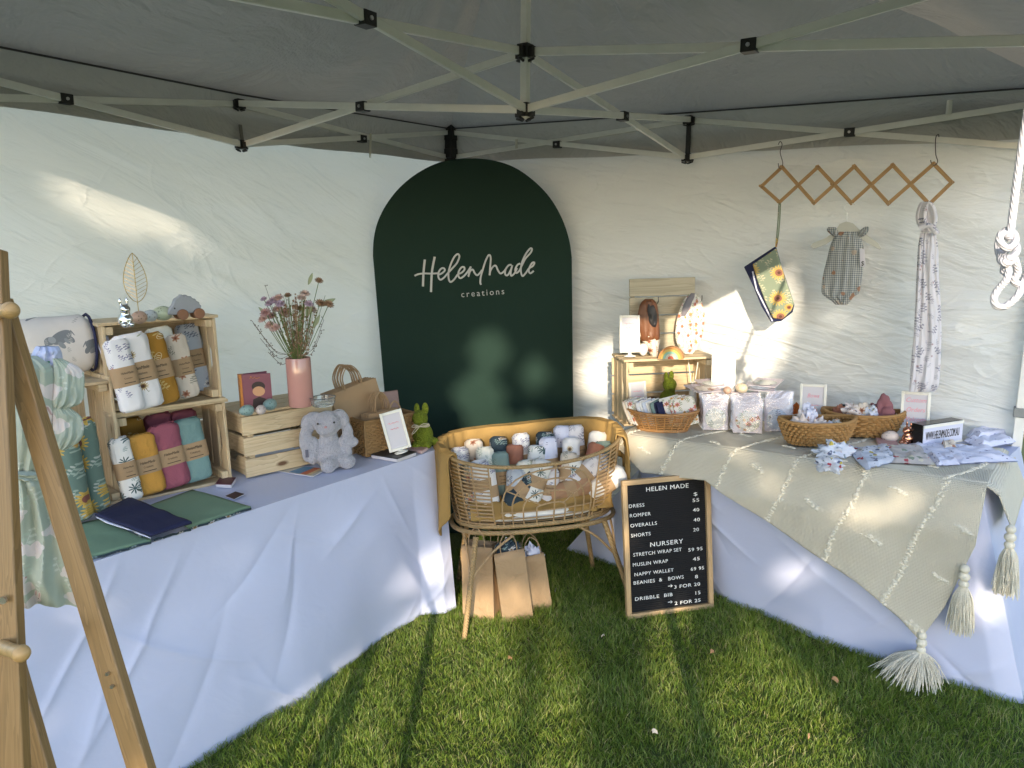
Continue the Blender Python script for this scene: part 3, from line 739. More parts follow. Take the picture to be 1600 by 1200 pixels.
fe = MB().box((BW/2, BH/2, -.008), (BW-2*fw, BH-2*fw, .006)); nr = 62
for k in range(nr): fe.box((BW/2, fw+(BH-2*fw)*(k+.5)/nr, -.004), (BW-2*fw-.002, (BH-2*fw)/nr*.62, .005))
lput(fe, 'felt_panel', plain('black_felt', (.008, .008, .010), .95), ang=20)
LT = plain('white_plastic_letter', (.80, .80, .80), .4)
# board text: crop pixel positions of the left baseline and cap height  (crop 864x1200 of the board)
def c2l(x, y):                                       # crop pixel -> board coordinates by its four corners
    A, B, Cc, D = V((135, 1147, 0)), V((790, 1052, 0)), V((738, 30, 0)), V((73, 82, 0))
    # inverse bilinear by Newton
    s, t = .5, .5
    for _ in range(12):
        p = A*(1-s)*(1-t)+B*s*(1-t)+Cc*s*t+D*(1-s)*t; rx, ry = x-p.x, y-p.y
        ds = (B-A)*(1-t)+(Cc-D)*t; dt = (D-A)*(1-s)+(Cc-B)*s; de = ds.x*dt.y-ds.y*dt.x
        s += (rx*dt.y-ry*dt.x)/de; t += (ds.x*ry-ds.y*rx)/de
    return s*BW, t*BH
for body, x0, y0, x1, big in (('HELEN MADE', 260, 168, 580, 1.25), ('$', 622, 205, 650, 1), ('DRESS', 133, 291, 248, 1), ('55', 614, 252, 665, 1), ('ROMPER', 142, 363, 297, 1), ('40', 619, 325, 667, 1), ('OVERALLS', 148, 440, 346, 1), ('40', 625, 400, 673, 1),
        ('SHORTS', 154, 516, 300, 1), ('20', 625, 475, 668, 1), ('NURSERY', 300, 590, 548, 1.3), ('STRETCH WRAP SET', 174, 664, 538, 1), ('59 95', 590, 628, 699, 1), ('MUSLIN WRAP', 173, 741, 435, 1), ('45', 627, 698, 678, 1),
        ('NAPPY WALLET', 187, 816, 480, 1), ('69 95', 612, 775, 714, 1), ('BEANIES  &   BOWS', 182, 881, 559, 1), ('8', 646, 833, 668, 1), ('3 FOR 20', 488, 912, 686, 1), ('DRIBBLE  BIB', 195, 1006, 477, 1), ('15', 652, 957, 690, 1), ('2 FOR 25', 495, 1038, 692, 1)):
    vs_, fs_ = text_geo(body, 1, 0, 'LEFT', 1, 1.12); mx = max(p[0] for p in vs_); mn = min(p[0] for p in vs_)
    a, b = c2l(x0, y0), c2l(x1, y0-(x1-x0)*.115); wd = b[0]-a[0]; cap = .0165*big*.92; k = wd/(mx-mn)
    base = c2l(x0, y0)[1]
    lput(MB().add([(a[0]+(p[0]-mn)*k, base+p[1]*cap/.70, .0005) for p in vs_], fs_), 'lettering', LT, ang=0, solid=.002, fix=False)
for x0, y0 in ((440, 902), (442, 1026)):
    a = c2l(x0, y0); m_ = MB().box((a[0]+.0105, a[1]+.0055, .001), (.021, .0026, .002)); m_.box((a[0]+.0165, a[1]+.0085, .001), (.009, .0024, .002), R=Matrix.Rotation(-.7, 3, 'Z')); m_.box((a[0]+.0165, a[1]+.0025, .001), (.009, .0024, .002), R=Matrix.Rotation(.7, 3, 'Z'))
    lput(m_, 'arrow', LT)

# ---------------------------------------------------------------- prints and cloths
NAVY, LAV, PNK, RST, GRN, YEL, BRN, TEA, BK = (.02, .025, .07), (.20, .20, .34), (.62, .30, .30), (.36, .13, .06), (.12, .19, .10), (.62, .40, .06), (.14, .06, .03), (.16, .30, .30), (.02, .02, .025)
WB = (.74, .73, .74)
W2 = (.75, .74, .77)
P_LAV = motif_mat('white_cloth_lavender_leaves', W2, [(26, .8, .9, sprig(1.0, LAV, (.42, .40, .52))), (19, .9, .6, flw(0, 0, .008, 5, (.55, .36, .38), (.4, .2, .2)))])
P_SUNW = motif_mat('white_cloth_sunflowers', W2, [(15, .8, .75, [('e', 0, -.026, .0010, .02, (.30, .32, .22)), ('e', .006, -.026, .006, .0025, (.34, .37, .28)), ('e', -.006, -.032, .006, .0025, (.34, .37, .28))]+flw(0, 0, .0165, 13, (.50, .36, .14), (.16, .08, .04), .25))])
P_MUS = motif_mat('mustard_cloth_white_botanicals', (.34, .17, .02), [(16, .9, .8, sprig(1.6, (.50, .36, .14))), (12, .9, .55, [('e', 0, 0, .010, .016, (.60, .52, .36)), ('e', 0, 0, .0085, .0145, (.34, .17, .02)), ('e', 0, .005, .008, .0012, (.6, .52, .36)), ('e', 0, -.002, .009, .0012, (.6, .52, .36)), ('e', 0, -.008, .007, .0012, (.6, .52, .36))])])
P_LEAF = motif_mat('white_cloth_sage_leaves', (.70, .70, .66), [(20, .9, .95, sprig(1.4, (.28, .34, .30), (.45, .5, .44))), (27, .9, .6, sprig(.8, (.42, .46, .42)))])
P_CRM = motif_mat('cream_cloth_rust_florals', (.64, .57, .50), [(22, .9, .8, sprig(1.1, (.30, .29, .24))), (16, .8, .8, flw(0, 0, .015, 6, (.44, .24, .16), (.28, .10, .06)))])
P_BLU = motif_mat('blue_grey_cloth_florals', (.43, .48, .58), [(24, .9, .9, sprig(1.2, (.12, .14, .22), (.2, .24, .34))), (15, .8, .7, flw(0, 0, .014, 5, (.64, .64, .66), (.2, .2, .24)))])
P_PALM = motif_mat('white_cloth_dark_palms', (.74, .74, .74), [(17, .8, .75, [('f', 0, 0, .020, 9, .42, (.05, .10, .11)), ('e', 0, -.016, .0016, .010, (.10, .12, .1))]), (30, .9, .5, sprig(.7, (.25, .33, .33)))])
_g = (.20, .22, .25)
P_ELE = motif_mat('white_cloth_grey_elephants', (.68, .65, .64), [(9.5, .55, .9, [('e', 0, 0, .030, .020, _g), ('e', -.016, -.022, .007, .014, _g), ('e', .014, -.022, .007, .014, (.26, .28, .31)), ('e', -.005, -.020, .005, .012, (.28, .3, .33)), ('e', .030, .009, .014, .014, _g), ('e', .044, -.006, .0045, .015, _g), ('e', .023, .008, .009, .012, (.34, .36, .39)), ('e', .035, .012, .0014, .0014, BK), ('e', .042, -.012, .006, .0016, (.7, .68, .62)), ('e', -.031, -.006, .0016, .012, _g)]), (30, .9, .35, sprig(.7, (.45, .44, .44)))])
_b = (.72, .65, .63)
P_SAGE = motif_mat('sage_cloth_pale_bunnies', (.45, .50, .42), [(22, .9, .9, sprig(1.2, (.60, .64, .57), (.46, .54, .45))), (14.5, .6, .92, [('e', 0, -.010, .014, .013, _b), ('e', -.013, -.015, .005, .005, (.72, .68, .66)), ('e', .010, .006, .0095, .0085, _b), ('e', .006, .021, .0036, .012, _b), ('e', .014, .020, .0036, .012, _b), ('e', .006, .021, .0017, .009, (.56, .36, .34)), ('e', .014, .020, .0017, .009, (.56, .36, .34)), ('e', .013, .008, .0014, .0016, BK), ('e', .019, .004, .0012, .0010, (.5, .25, .25)), ('e', .006, -.020, .007, .004, (.70, .65, .62))])])
P_SUNG = motif_mat('green_cloth_sunflowers', (.13, .20, .17), [(20, .9, .95, sprig(1.7, (.30, .38, .33), (.42, .46, .42))), (11, .7, .95, flw(0, 0, .034, 15, (.58, .38, .08), (.22, .08, .06), .2)), (13, .8, .3, flw(0, 0, .024, 13, (.52, .30, .06), (.16, .05, .05), .2))])
P_SUNY = motif_mat('olive_cloth_big_sunflowers', (.22, .27, .20), [(24, .9, .95, sprig(1.5, (.50, .46, .33), (.36, .38, .28))), (9.5, .6, .98, flw(0, 0, .036, 17, (.58, .40, .12), (.26, .11, .08), .2)), (14, .8, .35, flw(0, 0, .020, 13, (.56, .36, .08), (.22, .08, .06), .2))])
P_PINK = motif_mat('white_cloth_pink_florals', (.73, .70, .66), [(34, .9, .95, sprig(1.0, (.24, .30, .20), (.38, .36, .2))), (22, .8, .85, flw(0, 0, .012, 6, (.58, .16, .20), (.42, .2, .06))), (26, .9, .5, flw(0, 0, .008, 5, (.62, .34, .18), (.5, .3, .05)))])
P_WRAP = motif_mat('white_muslin_leaf_sprigs', (.70, .68, .73), [(19, .9, .95, sprig(1.5, (.24, .24, .32), (.36, .35, .43))), (26, .9, .55, sprig(.9, (.44, .43, .5))), (22, .9, .3, flw(0, 0, .006, 5, (.58, .44, .5), (.4, .3, .3)))])
P_DOT = print_mat('white_jersey_navy_sprigs', (.62, .64, .80), [(44, .15, [(.12, .13, .28), (.62, .64, .8), (.3, .32, .5)], 1.8)])
P_BOW = print_mat('blue_white_cloth_florals', (.58, .62, .74), [(36, .24, [(.36, .05, .07), (.58, .62, .74), (.10, .12, .22), (.50, .42, .08), (.58, .62, .74)], 1), (54, .2, [(.2, .26, .32), (.58, .62, .74)], 1)])
P_SCR = print_mat('cream_cloth_brown_animals', (.64, .58, .58), [(30, .27, [(.2, .09, .06), (.64, .58, .58), (.05, .05, .09)], 1.3), (50, .15, [(.3, .2, .18), (.64, .58, .58)], 1)])
P_NVF = motif_mat('navy_cloth_florals', (.02, .04, .06), [(24, .9, .9, sprig(1.1, (.20, .28, .28))), (19, .8, .8, flw(0, 0, .012, 6, (.5, .48, .48), (.3, .2, .1)))])
P_TEAL2 = motif_mat('sage_teal_cloth', (.19, .27, .26), [(22, .9, .9, sprig(1.1, (.12, .19, .18), (.28, .36, .34)))])
def gingham():
    t = NT('gingham_cloth_flowers'); co = t.co(); sx = t.n('ShaderNodeSeparateXYZ'); t.l(co, sx.inputs[0])
    a = t.math('GREATER_THAN', t.math('FRACT', t.math('MULTIPLY', sx.outputs['Y'], 125.)), .5); b = t.math('GREATER_THAN', t.math('FRACT', t.math('MULTIPLY', sx.outputs['Z'], 125.)), .5)
    c = t.ramp(t.math('MULTIPLY', t.math('ADD', a, b), .5), [(0, (.62, .61, .57)), (.4, (.31, .34, .36)), (.9, (.12, .145, .17))], 'CONSTANT')
    vo = t.n('ShaderNodeTexVoronoi'); vo.inputs['Scale'].default_value = 24; t.l(co, vo.inputs['Vector']); sp = t.n('ShaderNodeSeparateColor'); t.l(vo.outputs['Color'], sp.inputs[0])
    nz = t.noise(co, 70, 2); d = t.math('ADD', vo.outputs['Distance'], t.math('MULTIPLY', nz.outputs[0], .2))
    c = t.mix(t.ramp(d, [(.36, (1, 1, 1)), (.38, (0, 0, 0))]), c, t.ramp(sp.outputs[0], [(0, (.36, .20, .13)), (.35, (.46, .38, .32)), (.7, (.34, .32, .30))], 'CONSTANT'))
    t.col(c); t.rough(.9); t.trans(.15); return t.m
P_GING = gingham()
F_MUST = fabric('mustard_muslin', (.52, .27, .05), 9, 0, .6); F_PLUM = fabric('plum_muslin', (.30, .085, .13), 9, 0, .6); F_TEAL = fabric('teal_muslin', (.17, .29, .29), 9, 0, .6)
F_RUST = fabric('rust_cloth', (.36, .15, .10), 8); F_TAN = fabric('tan_cloth', (.38, .22, .13), 8); F_NAVY = fabric('navy_canvas', (.010, .014, .060), 5, 0, .3); F_GREEN = fabric('sage_green_canvas', (.20, .31, .20), 4, 0, .3)
F_BLANK = fabric('mustard_knit_blanket', (.33, .205, .065), 5, 0, .8, 120); F_WHT = fabric('white_cotton', (.76, .75, .74), 6); F_BRN = fabric('brown_satin', (.16, .06, .025), 6, 0, .4, 380, .4)
F_MAUVE = fabric('mauve_velvet', (.22, .09, .11), 6); F_ORNG = fabric('orange_felt', (.52, .15, .03), 9)
INK = plain('black_ink', (.02, .018, .016), .8); PINKINK = plain('pink_ink', (.78, .30, .38), .8); GREYINK = plain('grey_ink', (.45, .38, .48), .8)
PAPER = plain('white_paper', (.60, .585, .65), .6, var=.03); MOSS = plain('green_moss', (.16, .21, .012), .95, 0, 130, 1.0, .02, .35)
CHROME = plain('silver_chrome', (.75, .75, .75), .1, 1); COPPER = plain('copper_chrome', (.62, .30, .20), .12, 1); GOLD = plain('brushed_gold_wire', (.50, .36, .14), .35, 1)
WIRE = plain('dark_steel_wire', (.10, .10, .11), .35, 1)

def rot3(o, rz, rx=0, ry=0):
    o.rotation_euler = (Matrix.Rotation(rz, 3, 'Z') @ Matrix.Rotation(ry, 3, 'Y') @ Matrix.Rotation(rx, 3, 'X')).to_euler()
_lab = None
def label_geo():
    global _lab
    if _lab is None:
        _lab = [text_geo('HelenMade', .015, .25, 'CENTER'), text_geo('Creations', .011, 0, 'CENTER')]
    return _lab
def sup(a, e=.62):
    c, s = math.cos(a), math.sin(a); return math.copysign(abs(c)**e, c), math.copysign(abs(s)**e, s)
def roll(label, loc, rz, mat, L=.25, a=.055, b=.032, lean=0, back=0, band=True, group='rolled wraps in the crates', e=.72, seed=0, text=True):
    t = thing('rolled_wrap', label, 'wrap', loc, 0, group); rot3(t, rz, back, lean)
    def fn(u, v, k=1.0, z0=0, z1=L):
        x, y = sup(2*PI*u, e); z = lerp(z0, z1, v)
        ed = min(1, math.sqrt(max(0, 1-(1-min(z, L-z)/.013)**2)) if min(z, L-z) < .013 else 1)
        sc = (.80+.20*ed)*k; ang_ = (u*1.0+seed*.13) % 1.0; w_ = 1+(.10*noise.noise(V((x*2, y*2+seed, z*14)))+.05*noise.noise(V((x*5, y*5+seed, z*40)))+.10*max(0, 1-ang_*5) if k == 1 else 0)*(.35 if .33*L < z < .66*L else 1)
        return V((x*a*sc*w_, y*b*sc*w_, z))
    m = MB().grid(lambda u, v: fn(u, v), 48, 26, cu=True)
    n = 48; m.f.append(tuple(range(n))[::-1])
    def spir(u, v):                               # layered spiral of the rolled end
        r = 1-v; p = fn(u, 1.0); dz = .0045*math.sin((r*3.2+u)*2*PI)*min(1, r*3)-.004*(1-r); return V((p.x*r, p.y*r, L+dz))
    m.grid(spir, 48, 14, cu=True)
    m.build('cloth', mat, t, ang=60, fix=False)
    if band:
        k = 1.06; bo = MB().grid(lambda u, v: fn(u, v, k, L*.36, L*.63), 48, 3, cu=True).build('paper_band', KRAFT, t, fix=False)
        if text:
            g = label_geo(); m = MB(); sc = a/.055
            for (vs_, fs_), z in zip(g, (L*.53, L*.46)):
                m.add([(p[0]*sc*.82+.004, -b*k-.0022+abs(p[0])*.05, z+p[1]*sc) for p in vs_], fs_)
            m.box((.006, -b*k-.0015, L*.405), (.05*sc, .0006, .0022)); m.build('band_lettering', INK, bo, ang=0, fix=False)
    return t
def onvert(px, py, p, n): return onpl(px, py, p, n)

# wraps in the crate stack
fl2 = TZ+.008+.325+.020; fl1 = TZ+.008+.020
def rollpx(label, bx_, by_, fz, mat, wpx, hpx, lean, back=-.10, thick=.03, dy=0, **k):
    p = onz(bx_, by_, fz)+back_l*.03; s = depth(p)/FOC
    return roll(label, p+back_l*dy, yl, mat, L=hpx*s*1.0, a=wpx*s/2, b=thick, lean=lean, back=back, **k)
back_l = back
LN = -.10
rollpx('blue grey floral wrap, rightmost in the upper crate', 318, 612, fl2, P_BLU, 33, 104, LN, seed=1)
rollpx('cream wrap with rust flowers in the upper crate', 300, 622, fl2, P_CRM, 32, 98, LN*1.2, seed=2)
rollpx('sage leaf wrap behind the mustard one in the upper crate', 280, 624, fl2, P_LEAF, 40, 112, LN*1.3, seed=3, thick=.02)
rollpx('mustard botanical wrap in the upper crate', 263, 632, fl2, P_MUS, 44, 110, LN*1.2, seed=4)
rollpx('white wrap with sunflowers in the upper crate', 234, 639, fl2, P_SUNW, 52, 116, LN*1.2, seed=5)
rollpx('white wrap with lavender leaves, leftmost in the upper crate', 213, 644, fl2, P_LAV, 36, 112, LN*1.2, seed=6)
rollpx('teal muslin wrap, rightmost in the lower crate', 314, 752, fl1, F_TEAL, 46, 96, LN, seed=7)
rollpx('plum muslin wrap in the lower crate', 279, 762, fl1, F_PLUM, 44, 98, LN, seed=8)
rollpx('mustard muslin wrap in the lower crate', 240, 773, fl1, F_MUST, 43, 92, LN*.8, seed=9)
rollpx('white wrap with dark palms, leftmost in the lower crate', 212, 783, fl1, P_PALM, 30, 98, LN, seed=10)
for lab, px, py, mt in (('spotted mustard wrap at the back of the lower crate', 218, 748, P_MUS), ('plum wrap at the back left of the lower crate', 262, 738, F_PLUM), ('plum wrap at the back right of the lower crate', 300, 732, F_PLUM)):
    p = onz(px, py, fl1); roll(lab, p, yl, mt, L=.235, a=.05, b=.03, lean=LN+.04, back=-.05, band=False, seed=px)
for lab, px, py, w_, h_ in (('left one of two green sunflower cloth rolls', 122, 812, 44, 156), ('right one of two green sunflower cloth rolls, beside the crate post', 154, 797, 34, 146)):
    p = onz(px, py, TZ+.02); s = depth(p)/FOC
    roll(lab, p, yl, P_SUNG, L=h_*s, a=w_*s/2, b=w_*s/2*.9, lean=-.06, band=False, e=1.0, seed=px, group='green sunflower cloth rolls')

# elephant print bag on the left crate
zc = TZ+.008+.46
p = V((CL3.x, CL3.y, zc+.006))+dirl*.01+back*.02; s = depth(p)/FOC; yb = yl2
eb = thing('pouch_bag', 'rolled elephant print bag with wrist loop lying on the left crate', 'bag', p+V((0, 0, 0)), yb)
m = MB().grid(lambda u, v: (lambda x, y, q: V((lerp(-.20, .140, v), y*.070*q, .104+x*.100*q*(1+.05*noise.noise(V((v*6, u*4, 2)))))))(*sup(2*PI*u, .8), (.8+.2*min(1, min(v, 1-v)*14))), 30, 30, cu=True)
m.f.append(tuple(range(30*30, 31*30))); m.f.append(tuple(range(30))[::-1]); m.build('cloth', P_ELE, eb, fix=False)
MB().tube(spline([(.14, -.05, .175), (.165, -.085, .14), (.18, -.095, .04), (.172, -.09, -.03), (.16, -.085, .03), (.14, -.05, .12)], 6), .006, 6, flat=.6).build('wrist_loop', P_DOT, eb)
MB().tube([(.137, .072*math.cos(a), .104+.100*math.sin(a)) for a in [k*PI/8 for k in range(17)]], .005, 6).build('piping', F_NAVY, eb)

# ornaments on top of the crate stack
zt = CLT.z+.310+.0145
def at_px(px, py, z): return onz(px, py, z)
def animal(balls, M=None, vox=.004, nm='body', mat=None, par=None):
    m = MB()
    for c, r in balls: m.ball(V(c), r, 16, 12)
    o = m.build(nm, mat, par)
    md = o.modifiers.new('remesh', 'REMESH'); md.mode = 'VOXEL'; md.voxel_size = vox; md.use_smooth_shade = True
    md = o.modifiers.new('smooth', 'SMOOTH'); md.factor = .5; md.iterations = 4
    return o
def chrome_bunny(label, loc, rz, mat, s=1.0, nm='silver'):
    t = thing('bunny_figurine', label, 'figurine', loc, rz)
    o = animal([((0, .004, .022), (.022, .024, .024)), ((0, -.002, .056), (.0155, .017, .015)), ((0, -.014, .053), (.009, .008, .008)), ((-.010, .004, .078), (.0045, .004, .013)), ((.010, .004, .078), (.0045, .004, .013)), ((0, .026, .014), (.008, .008, .008)), ((-.010, -.016, .008), (.009, .012, .008)), ((.010, -.016, .008), (.009, .012, .008)), ((0, 0, .040), (.014, .015, .014))], None, .0022, 'body', mat, t)
    t.scale = (s, s, s); return t
p = at_px(198, 511, zt); chrome_bunny('shiny silver bunny figurine on top of the crate stack', p, face(p, .3), CHROME, 1.0)
p = at_px(217, 491, zt); s = depth(p)/FOC
lf = thing('leaf_ornament', 'gold wire leaf ornament standing on the crate stack', 'ornament', p, face(p, -.25)); lf.scale = (s/.00244,)*3
hw = lambda t: .041*(math.sin(PI*min(1, t**.8))**.75)*(1.0 if t < .5 else 1)
ol = [(-hw(k/24), 0, .045+.185*k/24) for k in range(25)]+[(hw(k/24), 0, .045+.185*k/24) for k in range(23, 0, -1)]
MB().tube(ol, .0016, 6, closed=True).build('rim_wire', GOLD, lf)
MB().tube([(0, 0, .004), (0, 0, .23)], .0016, 6).build('stem_wire', GOLD, lf)
m = MB()
for k in range(1, 11):
    t_ = k/12.5; z = .045+.185*t_
    for sg in (-1, 1): m.tube([(0, 0, z), (sg*hw(min(1, t_+.07))*.97, 0, z+.020)], .0009, 5)
m.build('veins', GOLD, lf)
MB().lathe([(.022, 0), (.022, .004), (.003, .006), (.002, .012)], 20).build('base', GOLD, lf)
def egg(label, loc, rz, mat, L=.05, group='coloured decorative eggs', up=False):
    m = MB(); n, k = 20, 14; prof = []
    for i in range(k+1):
        t = PI*i/k; r = math.sin(t)*(1-.13*math.cos(t)); prof.append((max(0, r*.37*L), -math.cos(t)*.5*L))
    R = Matrix() if up else Matrix.Rotation(PI/2, 4, 'Y'); off = .37*L if not up else .5*L
    m.lathe(prof, n, Matrix.Translation((0, 0, off)) @ R)
    o = m.build('egg', mat, None, ang=80); o.location = loc; o.rotation_euler = (0, 0, rz); tag(o, label, 'egg', group); return o
def speck(nm, c): return print_mat(nm, c, [(120, .22, [tuple(x*.45 for x in c), c, c], 1)], .35, weave=False)
E_PNK, E_BLU, E_GRN, E_TEA, E_MRB, E_WHT, E_CRM = speck('dusty_pink_egg', (.50, .33, .25)), speck('pale_blue_grey_egg', (.46, .49, .50)), speck('sage_green_egg', (.42, .47, .34)), speck('teal_egg', (.22, .33, .32)), speck('marbled_white_egg', (.60, .52, .49)), plain('white_glazed_egg', (.72, .72, .70), .25), speck('cream_egg', (.70, .58, .42))
egg('dusty pink egg beside the silver bunny', at_px(218, 506, zt), yl+.5, E_PNK, .056); egg('pale blue grey egg between the pink and green eggs', at_px(234, 503, zt), yl+.2, E_BLU, .054); egg('sage green egg beside the wheeled toy', at_px(254, 501, zt), yl+.1, E_GRN, .066)
p = at_px(290, 499, zt); ty = thing('wheeled_toy', 'grey spiky wooden echidna toy on wheels atop the crate stack', 'toy', p, yl)
prof = [(-.058, .014), (-.054, .030), (-.040, .045), (-.030, .066), (-.014, .074), (-.010, .080), (-.002, .074), (.006, .078), (.012, .071), (.021, .072), (.026, .064), (.035, .062), (.038, .054), (.047, .050), (.047, .042), (.053, .038), (.050, .026), (.044, .016), (-.040, .012)]
MB().prism([V((x, 0, z+.006)) for x, z in prof], V((0, 1, 0)), .026).build('body', plain('grey_painted_wood', (.27, .29, .33), .5), ty, bevel=.003)
MB().tube([(-.036, -.0135, .040), (-.036, -.0145, .040)], .003, 8).build('eye', BLK, ty)
WWD = plain('walnut_wheel', (.20, .09, .045), .5)
for x in (-.014, .040):
    for y in (-.022, .022): MB().tube([(x, y-.006, .018), (x, y+.006, .018)], .018, 20).build('wheel', WWD, ty, bevel=.002)

# ---------------------------------------------------------------- on the upturned crate
z2 = TZ+.008+.245+.0145
p = at_px(400, 638, z2); bk = thing('board_book', 'plum covered board book with orange spine standing half open on a crate', 'book', p, face(p, -.12)); s = depth(p)/FOC/.00262
bk.scale = (s, s, s)
PL = plain('plum_book_cover', (.19, .055, .09), .45); OR = plain('orange_book_spine', (.55, .21, .04), .5)
MB().box((.012, -.010, .072), (.112, .003, .144)).build('front_cover', PL, bk, bevel=.001)
MB().box((-.050, .004, .072), (.018, .030, .144), R=Matrix.Rotation(.35, 3, 'Z')).build('spine', OR, bk, bevel=.001)
MB().box((.0, .012, .070), (.100, .022, .136), R=Matrix.Rotation(.22, 3, 'Z')).build('pages', PAPER, bk); MB().box((-.002, .034, .072), (.108, .003, .144), R=Matrix.Rotation(.42, 3, 'Z')).build('back_cover', PL, bk)
m = MB()
m.tube(spline([(-.012, -.0125, .126), (-.008, -.0125, .134), (-.004, -.0125, .127), (.002, -.0125, .127), (.006, -.0125, .131), (.010, -.0125, .126), (.020, -.0125, .127), (.026, -.0125, .130)], 4), .0010, 5); m.build('cover_title', OR, bk)
CIRC = lambda cx, cz, rx, rz, y: [V((cx+rx*math.cos(2*PI*k/28), y, cz+rz*math.sin(2*PI*k/28))) for k in range(28)]
MB().prism(CIRC(.018, .092, .026, .020, -.0118), V((0, 1, 0)), .001).build('cover_dark_shape', plain('dark_brown_print', (.02, .008, .010), .5), bk)
MB().prism(CIRC(.018, .072, .024, .020, -.0124), V((0, 1, 0)), .001).build('cover_pale_shape', plain('peach_print', (.55, .30, .16), .5), bk)
MB().prism([V((x, -.0121, z)) for x, z in ((-.012, .004), (-.006, .040), (.018, .050), (.042, .040), (.050, .004))], V((0, 1, 0)), .001).build('cover_dark_shape', plain('dark_brown_print', (.02, .008, .010), .5), bk)
p0 = V((math.cos(yq), math.sin(yq), 0))
egg('teal egg at the left front corner of the upturned crate', at_px(386, 650, z2), yq, E_TEA, .058); egg('marbled white egg between two teal eggs', at_px(408, 648, z2), yq+.9, E_MRB, .05); egg('teal egg in front of the plum book, right of the marbled one', at_px(422, 641, z2), yq+.4, E_TEA, .062)
pv = at_px(471, 634, z2+.001); s = depth(pv)/FOC
vz = thing('vase', 'tall pink glazed cylinder vase holding dried flowers', 'vase', pv); vh, vr = 76*s, 19*s
def glaze():
    t = NT('pink_glaze'); t.col((.52, .27, .24)); t.rough(.16); t.b.inputs['Coat Weight'].default_value = .4; return t.m
MB().lathe([(0, 0), (vr*.94, 0), (vr, .006), (vr, vh-.004), (vr*.97, vh), (vr*.92, vh-.004), (vr*.90, vh*.5), (0, vh*.48)], 40).build('body', glaze(), vz)
# dried flowers
fb = thing('flower_bouquet', 'bunch of dried pink and lilac flowers with green stems in the vase', 'dried flowers', pv+V((0, 0, vh*.5)))
random.seed(21)
STEM = plain('green_stem', (.13, .17, .05), .8); STEMB = plain('brown_twig', (.12, .08, .05), .8)
FLC = [plain('dusty_pink_petals', (.50, .34, .31), .9), plain('lilac_petals', (.42, .32, .41), .9), plain('rose_petals', (.40, .24, .24), .9), plain('pale_petals', (.55, .42, .38), .9), plain('straw_seed_heads', (.30, .19, .12), .9)]
fd = V((math.cos(face(pv)), math.sin(face(pv)), 0)); fb2 = V((-fd.y, fd.x, 0))
def flower(tip, d, r, mat, par):
    m = MB(); n = 11; q = d.to_track_quat('Z', 'Y').to_matrix()
    for ring, (rr, el, ln) in enumerate(((.35, .25, 1), (.25, .8, .85), (.15, 1.2, .6))):
        for k in range(n):
            a = 2*PI*(k+ring*.5)/n; dd = V((math.cos(a)*math.cos(el), math.sin(a)*math.cos(el), math.sin(el))); sd = V((-math.sin(a), math.cos(a), 0))
            b0, b1 = dd*r*.15, dd*r*ln
            m.add([tip+q@(b0-sd*r*.07), tip+q@(b0+sd*r*.07), tip+q@(lerp(b0, b1, .65)+sd*r*.17), tip+q@b1, tip+q@(lerp(b0, b1, .65)-sd*r*.17)], [(0, 1, 2, 3, 4)])
    m.ball(tip+d*r*.12, r*.28, 8, 6)
    return m.build('flower_head', mat, par, fix=False)
heads = [(-.105, .215, .026, 2), (-.118, .185, .024, 0), (-.090, .250, .022, 1), (-.070, .262, .026, 1), (-.055, .275, .022, 0), (-.085, .195, .024, 2), (-.035, .205, .030, 0), (-.062, .225, .024, 0), (-.095, .16, .024, 0), (-.075, .15, .026, 0), (-.05, .25, .022, 1), (.03, .27, .022, 3), (.045, .285, .024, 3), (.055, .245, .022, 1), (.065, .215, .026, 3), (.10, .34, .020, 4), (.098, .245, .024, 4), (.130, .24, .024, 4), (.02, .22, .02, 4), (-.11, .27, .016, 1), (-.02, .28, .018, 4)]
h0 = vh*.52
for i, (x, z, r, c) in enumerate(heads):
    y = random.uniform(-.05, .05); tip = fd*x+fb2*y+V((0, 0, z*.92+h0-.02)); b = fd*(x*.15)+fb2*(y*.2)+V((0, 0, .0)); mid = lerp(b, tip, .5)-fd*x*.16
    so_ = MB().tube(spline([b, V((b.x*1.2, b.y*1.2, h0*.98)), mid, tip], 5), .0014, 5).build('stem', STEM, fb)
    d = (tip-mid).normalized(); flower(tip, (d+V((CAM.x-pv.x, CAM.y-pv.y, 0)).normalized()*.6).normalized(), r*1.02, FLC[c], so_)
for i in range(58):                                   # seed sprays and grass
    x = random.gauss(.01, .05); y = random.uniform(-.05, .05); z = random.uniform(.13, .28); tip = fd*x+fb2*y+V((0, 0, z+h0-.02)); b = fd*(x*.2)+fb2*(y*.2)
    m = MB(); pts = spline([b, V((b.x*1.2, b.y*1.2, h0)), lerp(b, tip, .55)-fd*x*.12, tip], 6); m.tube(pts, .0011, 4)
    if i % 2:
        for k in range(16):
            q = pts[int(len(pts)*random.uniform(.55, .99))]; m.ball(q+V((random.gauss(0, .007), random.gauss(0, .007), random.gauss(0, .007))), random.uniform(.0022, .0045), 5, 4)
    else:
        for k in range(9):
            q = pts[int(len(pts)*random.uniform(.35, .9))]; a = random.uniform(0, 6.3); m.tube([q, q+V((math.cos(a)*.008, math.sin(a)*.008, .02))], [.0016, .0004], 4)
    m.build('seed_spray' if i % 2 else 'leafy_stem', FLC[4] if i % 2 else STEM, fb)
